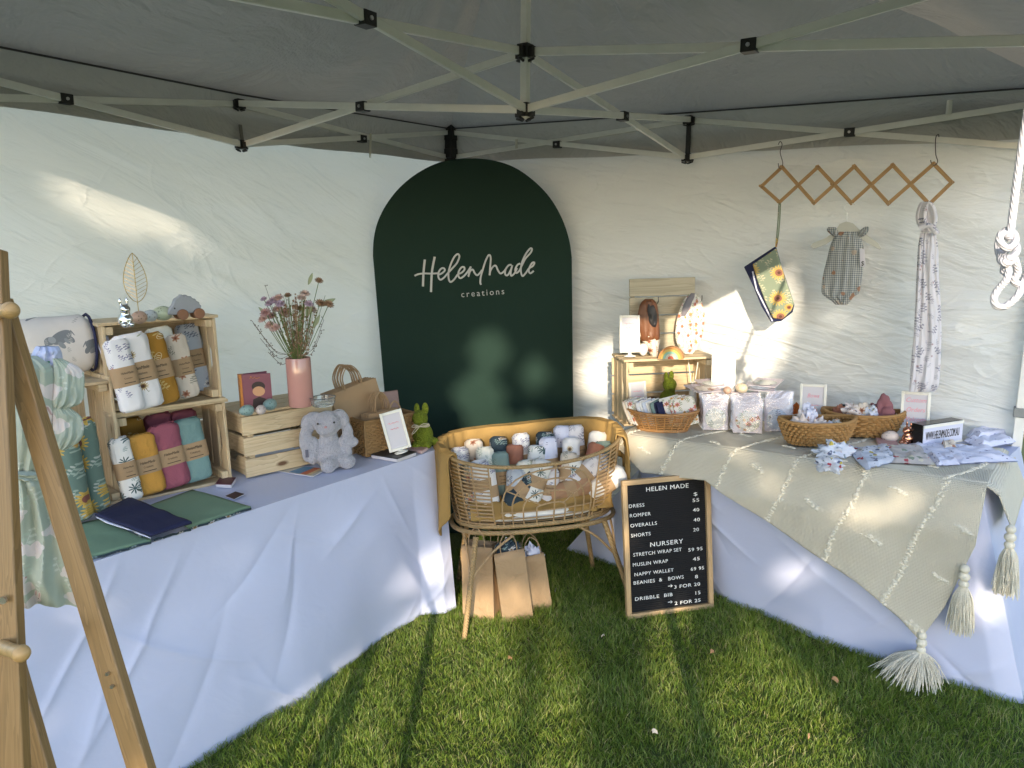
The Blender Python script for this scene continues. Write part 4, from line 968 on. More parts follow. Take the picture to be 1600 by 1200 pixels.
for x, z, sg in ((-.16, .17, -1), (-.15, .15, -1), (-.135, .10, -1), (-.11, .045, -1), (.11, .16, 1), (.10, .12, 1), (-.10, .30, -1), (.085, .19, 1)):
    tip = fd*x+V((0, 0, z+h0-.02)); b = fd*x*.1; m = MB(); pts = spline([b, V((b.x*2, b.y*2, h0)), lerp(b, tip, .5)+V((0, 0, .01)), tip], 7); m.tube(pts, .0010, 4)
    for k in range(9):
        q = pts[int(len(pts)*random.uniform(.6, .99))]; e_ = q+fd*random.uniform(-.008, .008)+V((0, 0, random.uniform(-.006, .012))); m.tube([q, e_], .0006, 4); m.ball(e_, .0024, 5, 4)
    m.build('twig', STEMB, fb)
LEAFM = plain('pale_green_leaf', (.33, .37, .24), .8)
for (x, z), (dx, dz), L in (((.045, .17), (.2, .75), .075), ((.09, .215), (.9, .35), .075), ((.065, .13), (.45, .75), .06), ((.06, .30), (.35, .85), .05), ((-.10, .19), (-.6, .6), .045)):
    o_ = fd*x+V((0, 0, z+h0-.02)); d = (fd*dx+V((0, 0, dz))).normalized(); sd = (fd*-dz+V((0, 0, dx))).normalized()
    MB().grid(lambda u, v: o_+d*(L*v)+sd*((u-.5)*L*.30*math.sin(PI*min(.98, v*.9+.06)))-fb2*(.01*math.sin(v*3)+.006*abs(u-.5)), 4, 8).build('leaf', LEAFM, fb, fix=False)
p = at_px(505, 634, z2); gd = thing('glass_dish', 'low clear glass dish behind the pink vase', 'dish', p)
def glass():
    t = NT('clear_glass'); t.col((.85, .88, .88)); t.rough(.05); t.b.inputs['Transmission Weight'].default_value = .9; return t.m
MB().lathe([(0, .0), (.040, 0), (.048, .012), (.050, .034), (.047, .034), (.044, .012), (0, .006)], 30).build('bowl', glass(), gd); MB().tube([(.0495*math.cos(a), .0495*math.sin(a), .035) for a in [k*PI/14 for k in range(28)]], .002, 6, closed=True).build('rim', plain('dull_pewter', (.25, .26, .27), .35, 1), gd)

# ---------------------------------------------------------------- plush bunny
pb = at_px(517, 731, TZ+.003); s = depth(pb)/FOC/.00255
def plush_mat():
    t = NT('grey_lilac_plush'); a = t.noise(t.co(), 55, 4, .6, 1.5); t.col(t.mix(a.outputs[0], (.27, .27, .32), (.46, .46, .52))); t.rough(1.0); t.b.inputs['Sheen Weight'].default_value = .5
    t.bump(a.outputs[0], .9, .012); return t.m
PLUSH = plush_mat()
pl = thing('plush_bunny', 'floppy grey lilac plush bunny sitting against the upturned crate', 'soft toy', pb, face(pb, .05)); pl.scale = (s, s, s)
animal([((0, .012, .070), (.052, .046, .066)), ((0, .012, .040), (.058, .05, .042)), ((0, .004, .182), (.054, .05, .050)), ((-.01, -.022, .168), (.040, .030, .032)), ((0, .008, .128), (.036, .034, .026)),
        ((-.012, -.058, .026), (.031, .034, .030)), ((.004, -.02, .03), (.034, .05, .030)), ((.062, -.036, .030), (.034, .036, .030)), ((.045, -.01, .035), (.035, .05, .03)),
        ((-.058, .002, .085), (.022, .024, .05)), ((-.066, -.01, .05), (.020, .022, .028)), ((.058, .0, .09), (.020, .022, .045)), ((.068, -.014, .062), (.019, .02, .022)),
        ((-.052, .008, .212), (.030, .020, .020)), ((-.078, .0, .180), (.026, .016, .044)), ((-.088, -.008, .120), (.027, .016, .060)), ((-.086, -.012, .07), (.022, .014, .034)),
        ((.045, .008, .216), (.028, .018, .018)), ((.064, .0, .185), (.020, .015, .040)), ((.074, -.006, .135), (.022, .015, .046)), ((.088, -.010, .100), (.026, .014, .022))], None, .0045, 'body', PLUSH, pl)
MB().ball((-.012, -.051, .178), (.006, .005, .0045), 10, 8).build('nose', plain('pink_plush_nose', (.5, .27, .28), .8), pl)
for x in (-.040, .022): MB().ball((x, -.042, .192), .0042, 10, 8).build('eye', BLK, pl)
MB().box((-.088, -.029, .075), (.012, .003, .03)).build('ear_embroidery', plain('grey_thread', (.12, .12, .16), .9), pl)

# ---------------------------------------------------------------- seagrass basket with paper bags
def weave_mat(nm, a, b, sc=1.0):
    if nm in _mc: return _mc[nm]
    t = NT(nm); co = t.co(); n = t.noise(co, 60*sc, 4); n2 = t.noise(t.co((1, 1, 1)), 9, 3); t.col(t.mix(n2.outputs[0], t.mix(n.outputs[0], a, b) if False else a, b)); t.rough(.75); t.bump(n.outputs[0], .5, .003); _mc[nm] = t.m; return t.m
SEAG = weave_mat('woven_seagrass', (.20, .115, .045), (.40, .25, .11))
def weave_wall(path, z0, z1, rows, rad, m, step=.022, closed=True):
    """plaited strands running round a closed path(z) -> list of points, each strand going in and out"""
    for r in range(rows):
        z = lerp(z0, z1, (r+.5)/rows); pts = path((r+.5)/rows); P = []
        L = 0
        for i in range(len(pts)):
            a, b = pts[i], pts[(i+1) % len(pts)]; c = a-(pts[i-1]); t_ = (b-pts[i-1]).normalized(); nrm = V((t_.y, -t_.x, 0)); L += c.length
            P.append(V((a.x, a.y, z))+nrm*(rad*.55*math.sin(L/step*PI+r*PI))+V((0, 0, rad*.35*math.sin(L/step*PI*2+r))))
        m.tube(P, rad, 6, closed=True, flat=1.15)
Bq = at_px(573, 714, TZ+.004); Br = at_px(652, 697, TZ+.004); bqx = (Br-Bq).normalized(); bqy = V((-bqx.y, bqx.x, 0)); bl_ = (Br-Bq).length
bs = thing('seagrass_basket', 'square woven seagrass basket full of paper bags on the left table', 'basket', Bq, math.atan2(bqx.y, bqx.x)); bW, bD, bHt = bl_, .175, .150
def rectpath(W, D, n=26):
    out = []
    for a, b in (((0, 0), (W, 0)), ((W, 0), (W, D)), ((W, D), (0, D)), ((0, D), (0, 0))):
        for k in range(n): out.append(V((lerp(a[0], b[0], k/n), lerp(a[1], b[1], k/n), 0)))
    return out
m = MB(); weave_wall(lambda t: rectpath(bW, bD), 0, bHt, 15, .0062, m, .016); m.build('woven_side', SEAG, bs)
MB().box((bW/2, bD/2, .004), (bW, bD, .006)).build('base', SEAG, bs)
MB().tube([p+V((0, 0, bHt)) for p in rectpath(bW, bD, 8)], .0075, 8, closed=True).build('rim', SEAG, bs)
m = MB()
for x, y in ((0, 0), (bW, 0), (0, bD)): m.tube([(x-.004, y-.004, .003), (x-.004, y-.004, bHt)], .005, 6)
m.build('corner_cord', SEAG, bs)
def handle(m, x0, x1, y, z, h, r=.0022, lean=0):
    m.tube(spline([(x0, y, z-.01), (x0+.002, y+lean*.3, z+h*.55), (lerp(x0, x1, .5), y+lean, z+h), (x1-.002, y+lean*.3, z+h*.55), (x1, y, z-.01)], 6), r, 6)
def flat_bags(label, n, w_, h_, hw_, hh, loc, rz, lean, back):
    for i in range(n):
        b = thing('folded_paper_bag', label, 'paper bag', loc+V((math.cos(rz+PI/2), math.sin(rz+PI/2), 0))*(.0075*i)+V((math.cos(rz), math.sin(rz), 0))*(-.003*i+random.uniform(-.003, .003)), 0, 'flat '+label.split(',')[0]); rot3(b, rz, back, lean)
        MB().box((0, 0, h_/2), (w_, .0035, h_)).build('body', KRAFT, b, bevel=.001)
        m = MB(); handle(m, -hw_/2, hw_/2, -.003, h_, hh, lean=random.uniform(-.02, .0)); m.build('handle', KRAFT, b)
        m = MB(); handle(m, -hw_/2+.006, hw_/2+.006, .003, h_, hh*random.uniform(.85, 1), lean=random.uniform(0, .02)); m.build('handle', KRAFT, b)
rb = math.atan2(bqx.y, bqx.x); ctr_b = Bq+bqx*bW*.5+bqy*.09
random.seed(4)
flat_bags('large flat kraft bags, upright in the square basket behind smaller ones', 8, .23, .285, .085, .095, Bq+bqx*.085+bqy*.10+V((0, 0, .012)), rb, -.20, -.12)
flat_bags('medium flat kraft bags, upright in front of the large ones', 5, .15, .165, .065, .085, Bq+bqx*.125+bqy*.035+V((0, 0, .012)), rb, -.06, -.08)
b = thing('folded_paper_bag', 'smallest flat kraft bag at the front right of the square basket', 'paper bag', Bq+bqx*.17+bqy*.016+V((0, 0, .014))); rot3(b, rb, -.04, -.04)
MB().box((0, 0, .07), (.07, .004, .14)).build('body', KRAFT, b, bevel=.001); m = MB(); handle(m, -.028, .028, -.003, .14, .065); handle(m, -.022, .030, .003, .14, .06); m.build('handle', KRAFT, b)
pk = thing('pouch', 'dusty pink padded pouch standing in the back of the square basket', 'pouch', Bq+bqx*.185+bqy*.14+V((0, 0, .012))); rot3(pk, rb, -.1, .0)
m = MB(); m.grid(lambda u, v: (lambda x, y: V((x*.082, y*.016*(1-.3*v), v*.225)))(*sup(2*PI*u, .5)), 28, 6, cu=True); m.f.append(tuple(range(6*28, 7*28))); m.build('body', plain('dusty_pink_leather', (.30, .20, .19), .5), pk, fix=False, bevel=.012)

# ---------------------------------------------------------------- framed signs
def squig(w_, n, amp, seed):
    rnd = random.Random(seed); pts = []
    for k in range(n+1):
        x = -w_/2+w_*k/n; pts.append((x+.003*math.sin(k*2.1), amp*math.sin(k*1.9+rnd.random()*.8)*rnd.uniform(.5, 1), 0))
    return spline([(p[0], p[1], 0) for p in pts], 4)
def frame_sign(label, loc, rz, w_, h_, lean=-.12, roll_=0, stem=0, lines=(), seed=0, ink=None, bar=.012):
    t = thing('framed_sign', label, 'sign', loc, 0, 'small white framed signs'); rot3(t, rz, lean, roll_)
    z0 = stem
    m = MB()
    for x in (-1, 1): m.box((x*(w_/2-bar/2), 0, z0+h_/2), (bar, .012, h_))
    for z in (bar/2, h_-bar/2): m.box((0, 0, z0+z), (w_-2*bar, .0118, bar))
    m.build('frame', WHITE_P, t, bevel=.002)
    MB().box((0, .002, z0+h_/2), (w_-2*bar, .004, h_-2*bar)).build('print', PAPER, t)
    m = MB(); T = Matrix.Translation((0, -.0012, z0)) @ Matrix.Rotation(PI/2, 4, 'X')
    for i, (txt, zz, sc) in enumerate(lines):
        if txt: g = text_geo(txt, sc*h_, .3, 'CENTER', .9); m.add([(p[0], p[1]+zz*h_, 0) for p in g[0]], g[1], T)
        else: m.tube([(p[0], p[1]+zz*h_, 0) for p in squig(w_*sc, 9, h_*.018, seed+i)], h_*.0055, 4, M=T)
    if m.v: m.build('lettering', ink or PINKINK, t, ang=0, fix=False)
    if stem:
        MB().lathe([(.030, 0), (.030, .004), (.010, .010), (.007, .018), (.007, stem+.004)], 16).build('stand', WHITE_P, t)
    else:
        MB().box((0, .03, h_*.32), (.03, .004, h_*.66), R=Matrix.Rotation(.28, 3, 'X')).build('strut', WHITE_P, t)
    return t
SQ = lambda n, a=.78, b=.3: tuple((None, lerp(a, b, k/(n-1)), .5-.12*(k % 2)) for k in range(n))
p = at_px(627, 707, TZ+.022); s = depth(p)/FOC
frame_sign('white framed sign on a stand, standing on the black notebook', p, face(p, .12), 35*s, 63*s, -.1, -.20, .012, SQ(2, .7, .55), 3)
def booklet(name, label, corners, z, th, cover, pages, cat):
    P = [at_px(x, y, z) for x, y in corners]; c = sum(P, V())/4; t = thing(name, label, cat, (c.x, c.y, z))
    q = [V((v.x-c.x, v.y-c.y, 0)) for v in P]
    MB().prism([v*.985+V((0, 0, th*.45)) for v in q], V((0, 0, 1)), th*.8).build('pages', pages, t); MB().prism([v+V((0, 0, th*.9)) for v in q], V((0, 0, 1)), th*.2).build('cover', cover, t, bevel=.0006); return t, q
nb, q = booklet('notebook', 'black covered notebook lying under the framed sign', [(580, 716), (621, 723), (651, 712), (612, 705)], TZ+.002, .018, plain('black_cover', (.02, .02, .024), .5), PAPER, 'notebook')
booklet('card_box', 'small pale pink box lying beside the moss bunny', [(637, 703), (659, 710), (674, 700), (652, 694)], TZ+.002, .016, plain('dusty_pink_card', (.45, .27, .27), .6), plain('pale_pink_card', (.66, .50, .50), .6), 'box')
booklet('card_stack', 'stack of plum and white business cards at the foot of the crates', [(337, 762), (362, 763), (369, 752), (345, 751)], TZ+.002, .016, plain('plum_card', (.10, .03, .05), .5), PAPER, 'business cards')
booklet('business_card', 'single dark business card lying flat near the crates', [(352, 776), (366, 781), (382, 773), (368, 769)], TZ+.005, .003, plain('dark_card', (.03, .012, .02), .45), PAPER, 'business card')
lt, q = booklet('leaflet', 'colourful blue and orange leaflet lying in front of the plush bunny', [(434, 737), (489, 746), (512, 734), (462, 729)], TZ+.004, .004, plain('pale_leaflet', (.55, .52, .46), .4), PAPER, 'leaflet')
for a0, a1, c in ((.30, .62, (.05, .22, .42)), (.62, .80, (.50, .12, .05)), (.80, .9, (.6, .45, .25))):
    pt = lambda u, v: lerp(lerp(q[0], q[1], u), lerp(q[3], q[2], u), v)
    MB().prism([pt(a0, .05)+V((0, 0, .0052)), pt(a1, .05)+V((0, 0, .0052)), pt(a1, .95)+V((0, 0, .0052)), pt(a0, .95)+V((0, 0, .0052))], V((0, 0, 1)), .0006).build('colour_print', plain('print_%d' % int(a0*100), c, .4), lt)

def moss_bunny(label, loc, rz, s=1.0, bow=True):
    t = thing('moss_bunny', label, 'ornament', loc, rz); t.scale = (s, s, s)
    animal([((0, .01, .052), (.044, .044, .052)), ((-.006, -.004, .128), (.034, .034, .034)), ((0, 0, .098), (.026, .026, .02)), ((-.020, .006, .166), (.013, .010, .027)), ((.016, .006, .168), (.015, .010, .027)), ((.046, .024, .020), (.018, .018, .018)), ((-.02, -.024, .016), (.024, .03, .017)), ((.02, -.02, .016), (.024, .03, .017)), ((-.012, -.026, .118), (.018, .016, .015))], None, .0035, 'body', MOSS, t)
    if bow:
        rb_ = plain('cream_ribbon', (.66, .60, .48), .6)
        MB().tube([(.030*math.cos(a)-.003, .030*math.sin(a)+.0, .099) for a in [k*PI/10 for k in range(20)]], .005, 6, closed=True, flat=.6).build('ribbon', rb_, t)
        for pts in ([(-.004, -.032, .099), (.016, -.040, .112), (.040, -.040, .110), (.036, -.040, .100), (-.004, -.034, .098)], [(-.004, -.032, .099), (-.02, -.04, .090), (-.034, -.042, .070), (-.026, -.04, .072), (-.004, -.034, .096)], [(-.004, -.032, .099), (-.02, -.04, .108), (-.034, -.04, .100), (-.02, -.038, .096), (-.004, -.034, .098)]):
            MB().tube(spline(pts, 4), .0035, 5, flat=.5).build('bow_loop', rb_, t)
    return t
p = at_px(661, 699, TZ+.004); moss_bunny('green moss covered bunny with cream ribbon at the table corner', p, face(p, -.25), 75*depth(p)/FOC/.205)

# ---------------------------------------------------------------- unfolded nappy wallet at the front of the left table
nw = thing('nappy_wallet', 'unfolded sage green and navy nappy wallet lying along the table front', 'nappy wallet', at_px(260, 825, TZ)); nwl = nw.location.copy()
def sheet(px, z, th, mat, nm, wob=.003, par=None, N=14):
    Q = [at_px(x, y, z)-nwl for x, y in px]
    def f(a, b):
        p = lerp(lerp(Q[0], Q[1], a), lerp(Q[3], Q[2], a), b); return V((p.x, p.y, z-nwl.z+wob*noise.noise(V((p.x*14, p.y*14, z*50)))+wob*.6))
    return MB().grid(f, N, N).build(nm, mat, par or nw, fix=False, solid=th)
sheet([(118, 822), (136, 874), (236, 846), (214, 798)], TZ+.006, .006, F_GREEN, 'green_panel'); sheet([(233, 792), (296, 826), (392, 793), (300, 766)], TZ+.006, .006, F_GREEN, 'green_panel')
sheet([(160, 812), (222, 838), (262, 812), (205, 790)], TZ+.022, .012, P_NVF, 'lining'); sheet([(148, 806), (236, 838), (300, 818), (203, 778)], TZ+.040, .007, F_NAVY, 'navy_flap', .004)
sheet([(150, 808), (166, 818), (226, 836), (236, 842)], TZ+.030, .004, P_DOT, 'flap_edge')
for a, b in (((136, 875), (236, 847)), ((240, 844), (298, 827)), ((300, 826), (392, 794))):
    A, B = at_px(*a, TZ+.008)-nwl, at_px(*b, TZ+.008)-nwl
    MB().tube([lerp(A, B, k/8)+V((0, 0, .002*math.sin(k*2.2))) for k in range(9)], .0038, 5).build('piping', P_NVF, nw)

# ---------------------------------------------------------------- bamboo garment rack and the dress on it
gr = thing('garment_rack', 'bamboo A frame garment rack with round pegs at the left edge', 'garment rack')
vn = V((FW.x, FW.y, 0)).normalized()
def dp(px, py, d): return atd(px, py, d)
def rail(nm, a, b, w_, th, z0=None):
    a, b = V(a), V(b); d = (b-a).normalized()
    if z0 is not None: b = b+d*((z0-b.z)/d.z)
    x = d.cross(vn).normalized(); y = x.cross(d); L = (b-a).length; R = Matrix((x, y, d)).transposed()
    o = MB().box((0, 0, 0), (w_, th, L)).build(nm, BAMB, gr, bevel=.002); M = R.to_4x4(); M.translation = (a+b)/2; o.matrix_local = M; return o
S1 = 1.16
rail('pole', dp(-14, 392, S1), dp(22, 1200, S1-.02), .041, .020, .0)
rail('pole', dp(-2, 470, S1+.035), dp(221, 1200, S1+.035), .034, .022, .0)
rail('pole', dp(8, 985, S1+.09), dp(70, 1200, S1+.10), .026, .020, .0); rail('pole', dp(-10, 880, S1+.16), dp(46, 1200, S1+.18), .026, .020, .0)
for px, py, qx, qy, nm in ((-12, 487, 16, 485, 'peg'), (-2, 1010, 33, 1021, 'peg')):
    a, b = dp(px, py, S1-.018), dp(qx, qy, S1-.075)
    m = MB(); m.tube([a, lerp(a, b, .5), b], [.0125, .010, .0105], 14); m.ball(b, .0125, 14, 10); m.build(nm, wood('pale_beech', (.52, .33, .14), (.46, .28, .11), 0, 12, False, .4), gr)
p = dp(6, 937, S1-.030); MB().tube([p, p-vn*.004], .0055, 14).build('bolt', plain('zinc', (.6, .6, .6), .3, 1), gr)
for y in (1052, 1072): 
    p = dp(169 if y == 1052 else 176, y, S1+.022); MB().tube([p, p-vn*.004], .0028, 10).build('bolt', plain('zinc', (.6, .6, .6), .3, 1), gr)
# the dress: double surface shaped by its outline on a plane facing the room
def puffy(rows, pl, nrm, bulge, pleat=0, pn=7, N=26, m=None, seed=0, k=5, tws=0, crin=.0):
    """rows of (py, xl, xr) traced from top to bottom; a front and a back skin with thickness along nrm"""
    R_ = []
    sp = spline([V((a, b, c)) for a, b, c in rows], k)
    def f(s, side):
        def g(u, v):
            q = sp[min(len(sp)-1, int(round(v*(len(sp)-1))))]; px = lerp(q[1], q[2], u)
            p = onpl(px, q[0], pl, nrm); w_ = math.sqrt(max(0, 1-(2*u-1)**2)); e = min(1, 4*v+.25, 4*(1-v)+.3)
            d = bulge*w_*e*(1+.35*noise.noise(V((u*3, v*4, seed+side))))+pleat*math.sin(u*pn*2*PI+tws*v*3+seed+2.6*noise.noise(V((u*2, v*3, seed))))*w_*(.35+.65*v)+(pleat*.7+.002)*noise.noise(V((u*9, v*7, seed+2)))*w_
            return p+nrm*(d if side > 0 else -bulge*w_*e*.6)
        return g
    m = m or MB(); n0 = len(sp)-1
    for side in (1, -1): m.grid(f(0, side), N, n0)
    return m
dpl = dp(60, 750, S1+.20); dnr = V((CAM.x-dpl.x, CAM.y-dpl.y, 0)).normalized()
dr = thing('child_dress', 'sage green child dress with pale bunnies and frilled sleeves hanging on the rack', 'dress')
puffy([(556, 10, 58), (575, 12, 84), (610, 14, 88), (650, 14, 84), (690, 14, 80), (735, 12, 70)], dpl, dnr, .025, .004, 4, 20, seed=1).build('bodice', P_SAGE, dr, fix=False)
m = puffy([(738, 12, 70), (752, 8, 84), (800, 4, 98), (860, 2, 114), (905, 2, 124), (945, 4, 133)], dpl, dnr, .03, .012, 3.2, 60, seed=2.2); m.build('skirt', P_SAGE, dr, fix=False)
puffy([(560, 82, 96), (578, 84, 128), (605, 84, 132), (628, 82, 128), (638, 84, 108)], dpl+dnr*.012, dnr, .009, .0035, 3.5, 50, seed=5).build('frill_sleeve', P_SAGE, dr, fix=False)
puffy([(634, 82, 104), (650, 82, 126), (672, 82, 131), (690, 80, 124), (702, 84, 104)], dpl+dnr*.010, dnr, .009, .0035, 3.5, 50, seed=6).build('frill_sleeve', P_SAGE, dr, fix=False)
puffy([(735, 12, 71), (741, 12, 73), (748, 12, 74)], dpl+dnr*.004, dnr, .028, .003, 4, 20, seed=2).build('waistband', P_SAGE, dr, fix=False)
puffy([(541, 56, 92), (552, 50, 97), (566, 48, 97), (575, 60, 84)], dpl-dnr*.03, dnr, .03, .007, 3, 24, seed=7).build('inner_sleeve', print_mat('pale_blue_cotton', (.55, .58, .75), [(30, .15, [LAV], 1)]), dr, fix=False)
hg = thing('clothes_hanger', 'pale green clothes hanger inside the sage dress on the rack', 'hanger')
MB().bar(onpl(14, 562, dpl-dnr*.01, dnr), onpl(78, 572, dpl-dnr*.01, dnr), .010, .024).build('bar', plain('mint_plastic', (.16, .34, .20), .4), hg, bevel=.003)
MB().tube(spline([onpl(x, y, dpl-dnr*.01, dnr) for x, y in ((16, 562), (14, 546), (8, 536), (0, 540))], 5), .0025, 8).build('hook', WIRE, hg)
# another garment further down the rack, only its edge shows between the poles
dr2 = thing('hanging_garment', 'white and lilac print garment edge hanging behind the sage dress', 'garment')
puffy([(585, 8, 44), (620, 8, 56), (690, 8, 60), (760, 8, 40)], dpl-dnr*.07, dnr, .02, .006, 3, 20, seed=9).build('cloth', P_LAV, dr2, fix=False)

# ---------------------------------------------------------------- cradle in the corner
RATT = wood('rattan', (.40, .27, .14), (.33, .21, .10), 2, 10, False, .45)
def wrapped(nm):
    t = NT(nm); co = t.co(); n = t.noise(co, 30, 3); t.col(t.mix(n.outputs[0], (.26, .17, .08), (.42, .29, .14))); t.rough(.5)
    w1 = t.n('ShaderNodeTexWave', wave_type='BANDS', bands_direction='DIAGONAL'); w1.inputs['Scale'].default_value = 38; t.l(co, w1.inputs[0]); t.bump(w1.outputs['Fac'], .8, .003); return t.m
RWRAP = wrapped('cane_wrapped_rattan')
cax = V((-.72, .70, 0)).normalized(); CC = V((.90, 1.185, 0)); crz = math.atan2(cax.y, cax.x)
ZB, ZR = .415, .725
def outl(th, t, grow=0.0):                           # t 0 bottom .. 1 rim
    a = lerp(.355, .408, t**.8)+grow; b = lerp(.185, .215, t**.8)+grow; x, y = sup(th, .78)
    return V((a*x, b*y, lerp(ZB, ZR+.035*math.sin(th)+.028*x*x+.012*x, t)))
cb = thing('cradle_basket', 'rattan moses basket cradle full of rolled baby wraps', 'cradle', CC, crz)
RN = 72
MB().tube([outl(2*PI*k/RN, 1) for k in range(RN)], .0085, 10, closed=True).build('rim', RWRAP, cb)
MB().tube([outl(2*PI*k/RN, 0) for k in range(RN)], .010, 10, closed=True).build('bottom_rim', RWRAP, cb)
m = MB(); f0, f1 = 1.5*PI-.52, 1.5*PI+.62            # front window of concentric arches (angles)
for r in range(16):
    t = .05+r*.0585; m.tube([outl(lerp(f1, f0+2*PI, k/60), t) for k in range(61)], .0036, 6)
m.build('cane_bands', RATT, cb)
m = MB()
for k in range(22):
    th = lerp(f1, f0+2*PI, (k)/21); m.tube([outl(th, t) for t in (0, .25, .5, .75, 1)], .0036, 6)
m.build('uprights', RATT, cb)
m = MB(); fc = (f0+f1)/2+.03
def win(x, z): return outl(fc+x, z)
for rad, top in ((.115, .36), (.235, .56), (.355, .76), (.475, .93)):
    pts = [win(-rad, t) for t in (0.0, .1, .2)]+[win(-rad*math.cos(a), .28+(top-.28)*math.sin(a)) for a in [k*PI/14 for k in range(15)]]+[win(rad, t) for t in (.2, .1, 0.0)]
    m.tube(pts, .0036, 6)
m.tube([win(0, t) for t in (0, .3, .6, 1)], .0036, 6)
for a in (.55, PI/2-.0, PI-.55): m.tube([win(.10*math.cos(a), .30+.06*math.sin(a)), win(.46*math.cos(a), .34+.5*math.sin(a))], .003, 6)
for z in (.13, .24): m.tube([win(lerp(-.5, .5, k/16), z) for k in range(17)], .003, 6)
m.build('arched_window', RATT, cb)
MB().grid(lambda u, v: (lambda x, y: V((x*.345*v, y*.178*v, ZB+.012)))(*sup(2*PI*u, .78)), 40, 4, cu=True).build('base', RATT, cb, fix=False)
st = thing('cradle_stand', 'rattan cradle stand with splayed cane wrapped legs', 'stand', CC, crz)
MB().tube([outl(2*PI*k/RN, 0, .022)+V((0, 0, -.020)) for k in range(RN)], .0105, 10, closed=True).build('ring', RWRAP, st)
for x, y, fx, fy in ((-.30, -.205, -.385, -.335), (.29, -.165, .41, -.20), (-.27, .17, -.33, .23), (.29, .17, .36, .22)):
    tp, ft = V((x, y, ZB-.02)), V((fx, fy, 0)); MB().tube([tp, lerp(tp, ft, .5), ft], [.0125, .012, .011], 10).build('leg', RWRAP, st)
    for dx in (-.13, .16):
        a = lerp(tp, ft, .42); e_ = V((max(-.34, min(.34, x+dx)), y*(.6 if abs(x+dx) > .34 else 1.02), ZB-.03)); MB().tube(spline([a, lerp(a, e_, .5)+V((0, 0, .02)), e_], 5), .0055, 8).build('brace', RATT, st)
# mattress, blanket
o = MB().grid(lambda u, v: (lambda x, y: V((x*.335*min(1, 1.02*math.sin(PI*min(v, .5))+.0), y*.172*min(1, 1.02*math.sin(PI*min(v, .5))), ZB+.016+.035*v*(2-v) if v < .5 else ZB+.045)))(*sup(2*PI*u, .78)), 40, 8, cu=True).build('cradle_mattress', F_WHT, None, fix=False)
MB_ = None
mt = MB()
mt.grid(lambda u, v: (lambda x, y, q: V((x*.338*q, y*.175*q, ZB+.016+.038*v)))(*sup(2*PI*u, .78), 1-.06*abs(2*v-1)**3), 48, 6, cu=True); mt.f.append(tuple(range(48*6, 48*7)))
bpy.data.objects.remove(o); o = mt.build('cradle_mattress', F_WHT, None, fix=False); o.location = CC; o.rotation_euler = (0, 0, crz); tag(o, 'white mattress at the bottom of the rattan cradle', 'mattress')
bl_t = thing('cradle_blanket', 'mustard knit blanket lining the cradle and hanging over its rim', 'blanket', CC, crz)
def bl_fn(u, v):
    th = lerp(-.42, PI+.48, u)                        # from the right end round the back to the left end
    dropo = .15+.24*min(1, max(0, (u-.72)/.14))*(1-.5*max(0, (u-.93)/.07))+.08*max(0, (.16-u)/.16)
    s = lerp(-.30, dropo, v)
    rip = (.010+.012*max(0, s))*math.sin(th*21+2*math.sin(th*5))
    if s < 0: p = outl(th, max(.0, 1+s/.31), -.012+rip*.3); p.z += .018*(1 if s > -.03 else 1)
    else:
        p = outl(th, 1, .016+min(s, .03)*.5+rip*min(1, s*9)+.03*s); p.z += .018-s-.0
    if -.03 < s < .03: p.z += .006
    return p+V((0, 0, .004*noise.noise(V((th*4, s*6, 0)))))
MB().grid(bl_fn, 120, 46).build('blanket_panel', F_BLANK, bl_t, fix=False, solid=.006)
MB().grid(lambda u, v: V((lerp(-.31, .34, u), lerp(-.170, .0, v)*(1 if abs(u-.5) < .38 else .9), ZB+.035+.085*math.sin(PI*min(1, v*1.1))*(.6+.9*abs(noise.noise(V((u*5, v*2.4, 3)))))+.018*noise.noise(V((u*11, v*5, 1))))), 60, 16).build('crumpled_part', F_BLANK, bl_t, fix=False, solid=.005)
def cl2w(x, y, z): return CC+cax*x+V((-cax.y, cax.x, 0))*y+V((0, 0, z))
RL = [(-.315, .02, .52, P_LAV, .22, 'white lavender print wrap at the left end of the cradle', -.05), (-.25, .07, .53, P_CRM, .23, 'cream and rust wrap at the back left of the cradle', .0), (-.215, -.03, .51, P_LEAF, .235, 'white leaf print wrap with tan top near the cradle left', .05),
      (-.15, .05, .53, P_NVF, .24, 'dark navy floral wrap at the back of the cradle', .06), (-.135, -.04, .50, P_TEAL2, .22, 'sage teal wrap behind the left cane bands', -.06), (-.075, .02, .51, F_RUST, .225, 'rust coloured wrap left of the cradle window', .04),
      (-.015, .05, .53, P_LAV, .245, 'white lavender print wrap at the cradle back, left of centre', -.04), (.01, -.03, .50, P_PALM, .235, 'white palm print wrap behind the cradle window', .08), (.075, .05, .54, P_NVF, .235, 'navy floral wrap at the cradle back, right of centre', .05), (.095, -.02, .52, P_DOT, .245, 'white and navy sprig wrap right of the cradle centre', -.03),
      (.165, .06, .54, P_DOT, .255, 'white sprig wrap standing tallest at the cradle back', .04), (.185, -.02, .52, P_SUNW, .235, 'white sunflower wrap towards the cradle right', .06), (.245, .05, .55, P_WRAP, .245, 'white leaf sprig wrap at the back right of the cradle', .0), (.25, -.035, .52, F_RUST, .215, 'rust wrap leaning at the cradle right', .30), (.31, .03, .54, F_WHT, .225, 'plain white wrap at the right end of the cradle', .12), (.335, -.03, .51, P_TEAL2, .22, 'sage wrap tucked into the right end of the cradle', .05)]
